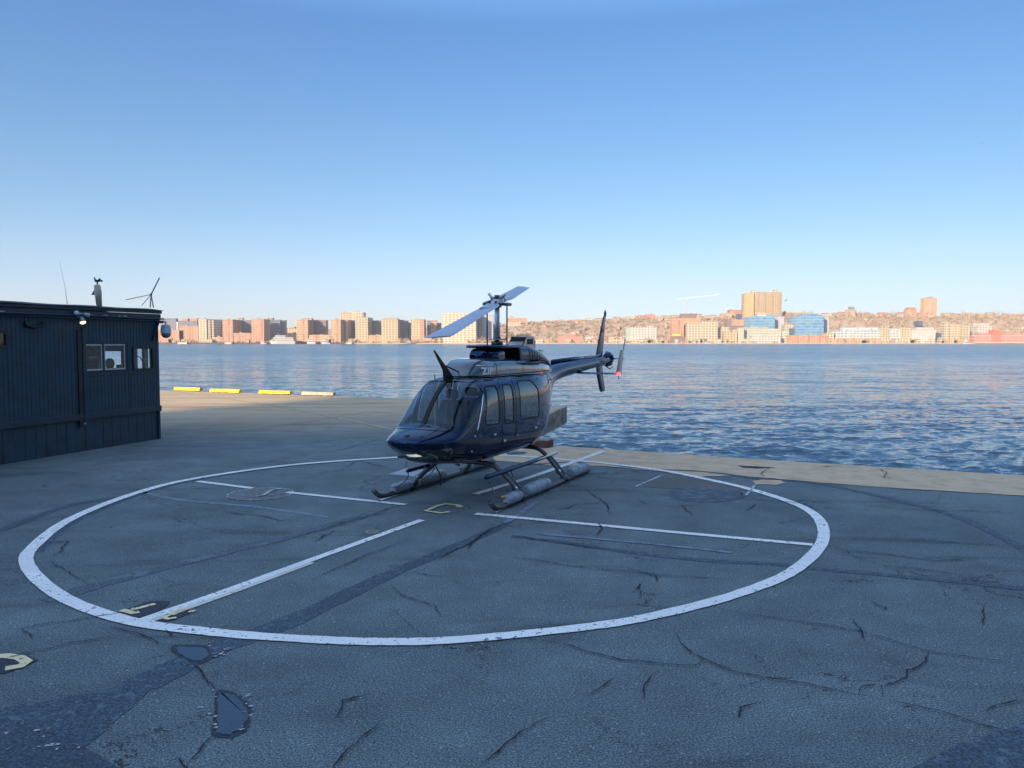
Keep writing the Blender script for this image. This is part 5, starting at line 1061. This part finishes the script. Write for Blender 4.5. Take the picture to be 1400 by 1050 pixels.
# bulkhead along the water
xa = at(100, 460, 1294)[0]; xb = at(471, 460, 1294)[0]; MB().box(-1500, xb, 1292, 1297, -2.6, .6).build('sea_wall', simple('dark_bulkhead', (.035, .035, .05), .7), hill)
MB().box(xb+.5, 2400, 1293, 1297, -2.6, -.1).build('sea_wall', simple('sandy_bulkhead', (.36, .28, .18), .9), hill)
for a, b in ((233, 246), (299, 308), (470, 476)): MB().box(at(a, 0, 1290)[0], at(b, 0, 1290)[0], 1286, 1291.9, -2.4, .9).build('landing_stage', simple('pale_dock', (.52, .45, .34), .8), hill)
# wooded slope
def tuft(m, x, y, z, h, wd, n):
    for _ in range(n):
        a = random.uniform(0, 2*PI); r = wd*math.sqrt(random.random()); zz = z+h*(.25+.75*random.random()); cx_, cy_ = x+r*math.cos(a), y+r*math.sin(a)*.6
        s_ = random.uniform(.5, 1.15); b = random.uniform(0, PI); dx, dy = s_*math.cos(b), s_*math.sin(b); t = random.uniform(-.6, .6)
        m.add([(cx_-dx, cy_-dy, zz-s_), (cx_+dx, cy_+dy, zz-s_*.6), (cx_+dx*.6+t, cy_+dy*.6, zz+s_), (cx_-dx*.7+t, cy_-dy*.7, zz+s_*.8)], [(0, 1, 2, 3)])
TW = [simple('bare_twigs_'+n_, c_, .95, var=.3, nscale=.5) for n_, c_ in (('brown', (.34, .245, .18)), ('dark', (.26, .19, .145)), ('olive', (.33, .275, .19)), ('tan', (.41, .31, .22)))]
wm = [MB() for _ in TW]
for _ in range(2700):
    px = random.uniform(660, 1460) if random.random() < .9 else random.uniform(1460, 2600); y = random.uniform(1400, 1538); x = (px-700)/F*y
    tuft(random.choices(wm, (4, 1.2, 1.4, 3))[0], x, y, terr(x, y), random.uniform(2.5, 6), random.uniform(2.5, 4.5), 14)
for m, mt, n_ in zip(wm, TW, ('brown', 'dark', 'olive', 'pale tan')):
    o = m.build('hillside_woods', mt); tag(o, n_+' bare winter woods covering the far slope', 'woods', kind='stuff')
# waterfront shrubs
sm = MB()
for _ in range(420):
    px = random.choice([random.uniform(244, 272), random.uniform(545, 605), random.uniform(640, 700), random.uniform(690, 1400), random.uniform(300, 560)]); y = 1297.5+random.uniform(0, 5); x = (px-700)/F*y; tuft(sm, x, y, 0, random.uniform(2, 5.5 if 540 < px < 700 else 2.5), 2.5, 9)
o = sm.build('waterfront_shrubs', TW[3]); tag(o, 'bare tan shrubs strung along the far waterfront', 'shrubs', kind='stuff')
# ridge houses
HC = {'white': WHT(), 'cream': CRM(), 'pale': CRM2(), 'red brick': REDB(), 'tan brick': BRK2()}
px = 722
while px < 1412:
    wd = random.uniform(4, 11)
    if not (1012 < px+wd/2 < 1070) and not (880 < px < 897) and not (1258 < px+wd/2 < 1284) and not (1154 < px < 1171) and not (1236 < px < 1254):
        kind = random.choices(list(HC), (4, 5, 5, .7, 2))[0]; Y = 1541+random.uniform(0, 14); yt = float(np.interp(px, RPX, RYY))-random.uniform(2.0, 6.0 if px > 850 else 3.5)
        x0 = at(px, 460, Y)[0]; x1 = at(px+wd*random.uniform(.75, 1), 460, Y)[0]; zt = at(0, yt, Y)[2]; gab = random.random() < .45; zb = ridge_z(x0, Y)-4
        e = empty('house', ((x0+x1)/2, Y, zb), 0, 'small %s house with %s roof in the row along the far ridge' % (kind, 'pitched' if gab else 'flat'), 'house', 'small %s %s-roofed ridge houses' % (kind, 'pitched' if gab else 'flat'))
        hw = (x1-x0)/2; H = zt-zb; MB().box(-hw, hw, 0, 10, 0, H-(2 if gab else 0)).build('wall', HC[kind], e)
        if gab: MB().add([(-hw-.4, -.4, H-2), (hw+.4, -.4, H-2), (hw+.4, 10.4, H-2), (-hw-.4, 10.4, H-2), (-hw*.9, 5, H+1), (hw*.9, 5, H+1)], [(0, 1, 5, 4), (2, 3, 4, 5), (1, 2, 5), (3, 0, 4), (0, 3, 2, 1)]).build('roof', ROOFT, e)
        else: MB().box(-hw-.2, hw+.2, -.3, 10.2, H, H+.7).build('cornice', ROOFG, e)
    px += wd+random.uniform(-1.0, 3.0)
# lower houses on slope
for (px, wd, yt, Y) in [(898, 8, 434, 1530), (903, 9, 438, 1515), (735, 4, 441, 1525), (905, 12, 433, 1535), (965, 10, 433.5, 1535), (985, 8, 431, 1535), (748, 8, 444.8, 1500), (792, 9, 440, 1535), (1347, 9, 452, 1330), (1385, 16, 450, 1340), (1396, 12, 446, 1345), (1373, 7, 449, 1335)]:
    e = bld('small pale block on the slope near %s' % ('the red square ridge building' if px in (898, 903, 905) else 'the left end of the ridge' if px < 800 else 'the crane' if px < 1000 else 'the red pier hall'), 'building', [('wall', px, px+wd, yt, Y, 9, random.choice([CRM(), CRM2(), WHT(), BRK2()]), 452)], 'pale blocks '+('by the red square building' if px in (898, 903, 905) else 'at the left ridge end' if px < 800 else 'near the crane' if px < 1000 else 'behind the red pier hall'))
    # second ridge row, scattered slope houses and low waterfront buildings
def small(px, wd, yt, Y, kind, lab, grp, zb, cat='house', dep=9):
    x0, x1 = at(px, 460, Y)[0], at(px+wd, 460, Y)[0]; zt = at(0, yt, Y)[2]; hw = (x1-x0)/2; H = zt-zb
    if H < 2: return
    e = empty(cat.replace(' ', '_'), ((x0+x1)/2, Y, zb), 0, lab, cat, grp); MB().box(-hw, hw, 0, dep, 0, H).build('wall', HC[kind], e)
    gab = random.random() < .5
    if gab: MB().add([(-hw-.4, -.4, H), (hw+.4, -.4, H), (hw+.4, dep+.4, H), (-hw-.4, dep+.4, H), (-hw*.9, dep/2, H+2.4), (hw*.9, dep/2, H+2.4)], [(0, 1, 5, 4), (2, 3, 4, 5), (1, 2, 5), (3, 0, 4), (0, 3, 2, 1)]).build('roof', random.choice([ROOFT, ROOFG]), e)
    else: MB().box(-hw-.2, hw+.2, -.3, dep+.2, H, H+.8).build('cornice', ROOFG, e)
px = 700
while px < 1412:
    wd = random.uniform(3.5, 12)
    if not (1010 < px+wd/2 < 1072) and not (1256 < px+wd/2 < 1286):
        kd = random.choice(['white', 'cream', 'pale', 'tan brick']); Y = 1580+random.uniform(0, 25)
        small(px, wd, float(np.interp(px, RPX, RYY))-random.uniform(2.5, 5.5)-(1.5 if px > 840 else 0), Y, kd, 'small %s house in the back row standing above the ridge houses' % kd, 'back row %s ridge houses' % kd, terr((px-700)/F*Y, Y)-1)
    px += wd+random.uniform(-.5, 7)
for _ in range(24):
    px = random.choice([random.uniform(700, 760), random.uniform(780, 855), random.uniform(895, 915), random.uniform(958, 1010), random.uniform(1136, 1250), random.uniform(1290, 1400), random.uniform(1330, 1400)]); Y = random.uniform(1425, 1530); kd = random.choice(['cream', 'pale', 'tan brick']); z = terr((px-700)/F*Y, Y)
    yb_ = HZ-(z-CH)/Y*F; small(px, random.uniform(3, 7), yb_-random.uniform(3.5, 6), Y, kd, 'tiny %s house half hidden among the bare woods of the far slope' % kd, 'tiny %s slope houses' % kd, z-1)
for a_, b_, n_ in ((700, 860, 9), (860, 1010, 12), (1130, 1335, 16), (224, 470, 10), (480, 700, 9)):
    for _ in range(n_):
        px = random.uniform(a_, b_); kd = random.choice(list(HC)); small(px, random.uniform(3, 9), random.uniform(462.5, 466), 1298.5, kd, 'low %s shed right on the far waterfront promenade' % kd, 'low %s waterfront sheds' % kd, -.4, 'shed', 6)
# bare trees standing against the sky on the ridge
def tree(px, ytop, Y, wpx, lab, grp, dk=0, zb=None):
    x = (px-700)/F*Y; z0 = terr(x, Y) if zb is None else zb; H = at(0, ytop, Y)[2]-z0; wd = wpx/F*Y/2
    e = empty('bare_tree', (x, Y, z0), 0, lab, 'tree', grp)
    MB().tube([(0, 0, -1), (.2, 0, H*.35), (0, 0, H*.7)], [.45, .3, .12], 6).build('trunk', TW[1], e)
    b = MB()
    for _ in range(9):
        a = random.uniform(0, 2*PI); b.tube([(0, 0, H*random.uniform(.25, .5)), (wd*.7*math.cos(a), wd*.5*math.sin(a), H*random.uniform(.7, .95))], [.16, .05], 4)
    b.build('branches', TW[1], e); c_ = MB()
    for _ in range(95):
        a = random.uniform(0, 2*PI); r = math.sqrt(random.random()); h = random.uniform(-1, 1); q = math.sqrt(max(0, 1-h*h)); cx_, cy_, cz_ = wd*r*q*math.cos(a), wd*r*q*math.sin(a), H*(.64+.36*h); s_ = random.uniform(.25, .6)
        t = random.uniform(-s_, s_); c_.add([(cx_-s_, cy_, cz_-s_), (cx_+s_*.5, cy_+t, cz_-s_*.3), (cx_+t, cy_, cz_+s_)], [(0, 1, 2)])
    c_.build('crown', TW[dk], e)
for px, yt, wd in [(1098, 422, 11), (1108, 423.5, 9), (1158, 423, 5), (1168, 421.5, 6), (1175, 424.5, 7), (1148, 428, 7), (1218, 423, 10), (1224, 424, 9), (1256, 424, 6), (1288, 425, 12), (1297, 426, 8), (1314, 422, 9), (1356, 423, 10), (1363, 423.5, 8), (1394, 426, 10), (1335, 426, 8), (1240, 426, 7), (1008, 429, 6), (905, 431, 9), (945, 431, 8), (1140, 428, 7), (1190, 427, 8), (1205, 427, 9), (1345, 426, 10), (1378, 427, 10), (1325, 427, 7), (860, 434, 8), (820, 437, 8), (780, 439, 7), (970, 432, 9), (1080, 425, 7)]:
    tree(px, yt, 1537, wd, 'bare leafless tree standing against the sky on the far ridge', 'bare ridge trees', random.choice([0, 3, 2]))
tree(1368.8, 425, 1530, 4, 'dark narrow evergreen on the far ridge beside a cream house', None, 1)
for px, yt, wd in [(548, 462, 9), (556, 461, 9), (596, 461.5, 8), (652, 461, 9), (660, 460, 10), (668, 462, 8), (686, 463, 8), (640, 463, 8), (482, 463.5, 6), (264, 462.5, 10), (254, 463.5, 8)]:
    tree(px, yt, 1299, wd, 'bare brown tree on the far waterfront in front of the apartment blocks', 'bare waterfront trees', random.choice([0, 3]), 0)
# cranes
def crane(px, yb, yt, Y, jl, jr, yl, yr, lab, sc=1.0):
    x = (px-700)/F*Y; z0 = at(0, yb, Y)[2]; z1 = at(0, yt, Y)[2]; e = empty('tower_crane', (x, Y, z0), 0, lab, 'crane'); H = z1-z0
    CW = simple('crane_white', (.55, .56, .57), .5); CG = simple('crane_grey', (.35, .38, .40), .5); m = MB(); w_ = 1.1*sc
    for a in (-w_, w_):
        for b in (-w_, w_): m.cyl((a, b, -25), (a, b, H), .28*sc, 5)
    for i in range(int((H+25)/3)): z = -25+i*3; s_ = 1 if i % 2 else -1; m.cyl((-w_*s_, -w_, z), (w_*s_, -w_, z+3), .18, 4); m.cyl((w_, -w_*s_, z), (w_, w_*s_, z+3), .18, 4)
    m.build('mast', CG, e)
    def q(p, y_, dz=0, dy=0): return ((p-px)/F*Y, dy, at(0, y_, Y)[2]-z0+dz)
    L, R_ = q(jl, yl), q(jr, yr); m = MB(); t0 = q(px, (yl+yr)/2 if 0 else yt-1)
    for dy, dz in ((-.8, 0), (.8, 0), (0, 1.7)): m.cyl((0, dy*sc, H+dz*sc), (R_[0], dy*sc, R_[2]+dz*.6*sc), .27*sc, 5)
    n_ = max(3, int(R_[0]/3.2))
    for i in range(n_):
        a = i/n_; b = (i+1)/n_; f_ = lambda t, dz: (R_[0]*t, 0, H+(R_[2]-H)*t+dz); m.cyl(f_(a, 0), f_((a+b)/2, 1.5*sc), .16, 4); m.cyl(f_((a+b)/2, 1.5*sc), f_(b, 0), .16, 4)
    m.build('jib', CW, e); MB().cyl((0, 0, H+.5), (L[0], 0, L[2]), .6*sc, 6).build('counter_jib', CW, e); MB().cbox(L[0]-1.5, L[0]+3, -1.2, 1.2, L[2]-2.2, L[2]+.6, .1).build('counterweight', CG, e)
    MB().cyl((0, 0, H), (0, 0, H+5*sc), .4*sc, 6).cyl((0, 0, H+5*sc), (R_[0]*.6, 0, H+(R_[2]-H)*.6+1.5*sc), .12, 4).cyl((0, 0, H+5*sc), L, .12, 4).build('apex_ties', CG, e); MB().cbox(.9, 2.6, -1, .9, H-1.6, H+.9, .1).build('cab', CW, e)
crane(937, 436, 408, 1420, 925, 983, 409.8, 403.2, 'white tower crane with long rising jib above the orange warehouse')
crane(991, 432, 423, 1560, 987, 1001, 424.5, 419.2, 'small faint crane left of the tall tan tower', .6)
# ferry and boats
def boat(px0, px1, Y, ytop, lab, nm, cat, decks, hullc=(.42, .42, .41)):
    x0 = (px0-700)/F*Y; L = (px1-px0)/F*Y; e = empty(nm, (x0, Y, WZ), 0, lab, cat); H = at(0, ytop, Y)[2]-WZ
    WH = simple('boat_white', (.44, .43, .42), .45); DK = simple('boat_windows', (.08, .12, .2), .2); hm = simple('hull_'+nm+cat, hullc, .5)
    wv = L*.13; hh = H*.30; rings = []
    for t in (0, .04, .12, .3, .7, .97, 1): b = wv*(min(1, (t/.3))**.6 if t < .3 else 1)*(1 if t < .9 else .9); rings.append([(L*t+(-L*.03 if t == 0 else 0), -b-.05, hh*(1.25 if t < .1 else 1)), (L*t, b+.05, hh*(1.25 if t < .1 else 1)), (L*t+L*.03*(1-t), b*.7+.03, -.5), (L*t+L*.03*(1-t), -b*.7-.03, -.5)])
    MB().loft(rings).build('hull', hm, e)
    z = hh
    for i in range(decks):
        a, b, h = L*(.08+.07*i), L*(.95-.02*i) if i < decks-1 else L*.62, H*.6/decks
        MB().cbox(a, b, -wv*.85+i*.3, wv*.85-i*.3, z, z+h*.93, .1).build('deck_house', WH, e); MB().box(a+.5, b-.5, -wv*.85+i*.3-.06, wv*.85-i*.3+.06, z+h*.30, z+h*.72).build('window_band', DK, e); MB().box(a-.6, b+.6, -wv*.9+i*.3, wv*.9-i*.3, z+h*.93, z+h).build('deck', WH, e); z += h
    MB().cyl((L*.33, 0, z), (L*.33, 0, z+H*.25), .18).build('mast', WH, e)
boat(370, 404.5, 1272, 457, 'white three deck excursion ferry moored by the far quay', 'ferry', 'ferry', 3)
boat(420, 432, 1285, 462.5, 'small white cabin cruiser moored just right of the ferry', 'cabin_cruiser', 'boat', 2)
boat(440, 452, 1286, 465, 'low white cruiser moored left of the orange brick podium', 'cabin_cruiser', 'boat', 1)
boat(357, 365, 1285, 466, 'low white launch moored left of the ferry', 'launch', 'boat', 1)
boat(556, 566, 1284, 466.3, 'dark low workboat by the waterfront trees', 'workboat', 'boat', 1, (.06, .08, .1))
boat(963, 973, 1288, 466, 'white motorboat in front of the pale cream block', 'motorboat', 'boat', 2)
boat(1317, 1328, 1288, 467, 'low pale barge left of the red pier hall', 'barge', 'boat', 1, (.5, .52, .5))
# birds
def gull(px, py, Y, span, bank, lab, yaw=0):
    p = at(px, py, Y); e = empty('gull', p, yaw, lab, 'bird'); e.rotation_euler = (0, bank, yaw); m = MB(); s_ = span/2
    vs = []; fs = []
    prof = [(-.32, 0), (-.26, .035), (-.1, .075), (.08, .07), (.2, .045), (.27, .05), (.34, .03), (.40, .004)]
    rings = [[(r*math.cos(a), y, r*.9*math.sin(a)) for a in [2*PI*i/8 for i in range(8)]] for y, r in prof]
    m.loft([[(x*s_, y*s_, z*s_) for x, y, z in r] for r in rings])
    for q in (1, -1):
        W_ = [(0.05, .14, -.10, .02), (.35, .18, -.03, .16), (.65, .08, -.06, .20), (1.0, -.12, -.16, .06)]
        m.loft([[(x*q*s_, f_*s_, z*s_), (x*q*s_, (f_+b_)/2*s_, (z+.02)*s_), (x*q*s_, b_*s_, z*s_), (x*q*s_, (f_+b_)/2*s_, (z-.012)*s_)] for x, f_, b_, z in W_])
    m.build('body', simple('gull_grey', (.10, .11, .13), .7), e, True, angle=50)
gull(1342, 196, 110, 1.05, -.18, 'distant dark gull gliding high in the sky at the right'); gull(1074.5, 411, 120, 1.15, -.45, 'dark gull flying just right of the tall tan tower', .7)
gull(407, 366, 420, .7, 0, 'tiny speck of a bird low in the sky left of the rotor')

# ================================================================== CITY BEHIND THE CAMERA (throws the shade over the pier)
def city(x0, x1, y0, y1, h, mt, lab):
    e = empty('city_block', ((x0+x1)/2, (y0+y1)/2, 0), 0, lab, 'building'); a = (x1-x0)/2; b = (y1-y0)/2
    o = MB().box(-a, a, -b, b, -.1, h).build('wall', mt, e); MB().box(-a-.3, a+.3, -b-.3, b+.3, h, h+1.2).build('cornice', ROOFG, o); MB().box(-a*.5, a*.3, -b*.5, b*.5, h+1.2, h+5).build('roof_house', mt, o)
tx = G(220, 562); dx, dy = math.sin(SUN_AZ), math.cos(SUN_AZ)
yb = -200; xl = tx[0]-(tx[1]-yb)*dx/dy
city(xl, xl+62, yb-28, yb, 92, BRK2(), 'tan brick city block behind the pier, left of the three')
city(xl+61, xl+135, yb-40, yb-4, 91, GRYB(), 'grey city block behind the pier, middle of the three')
city(xl+134, xl+330, yb-34, yb+2, 92, CRM(), 'cream city block behind the pier, right of the three')
# shore to the right of the frame, mirrored in the cabin side
for i in range(9):
    px = 1450+i*75; Y = 1300; w_ = random.uniform(25, 50)
    bld('far shore block beyond the right edge of the view, %s past the pier hall' % ('first second third fourth fifth sixth seventh eighth ninth'.split()[i]), 'apartment building', [('tower', px, px+w_, random.uniform(436, 452), Y, 25, random.choice([BRK(), CRM(), BRK2(), WHT()])), ('podium', px-8, px+w_+8, 462, Y-2, 10, BRK2())])

# thin river haze
hz_ = MB().box(-3200, 5200, -330, 2520, -4, 175).build('haze', None); k = NT('haze_air'); k.n.remove(k.p); vol = k.n.new('ShaderNodeVolumePrincipled')
vol.inputs['Color'].default_value = (.92, .95, 1, 1); vol.inputs['Density'].default_value = .0001
k.con(vol.outputs[0], k.out.inputs['Volume']); hz_.data.materials.append(k.m); tag(hz_, 'thin pale haze over the river', kind='stuff')
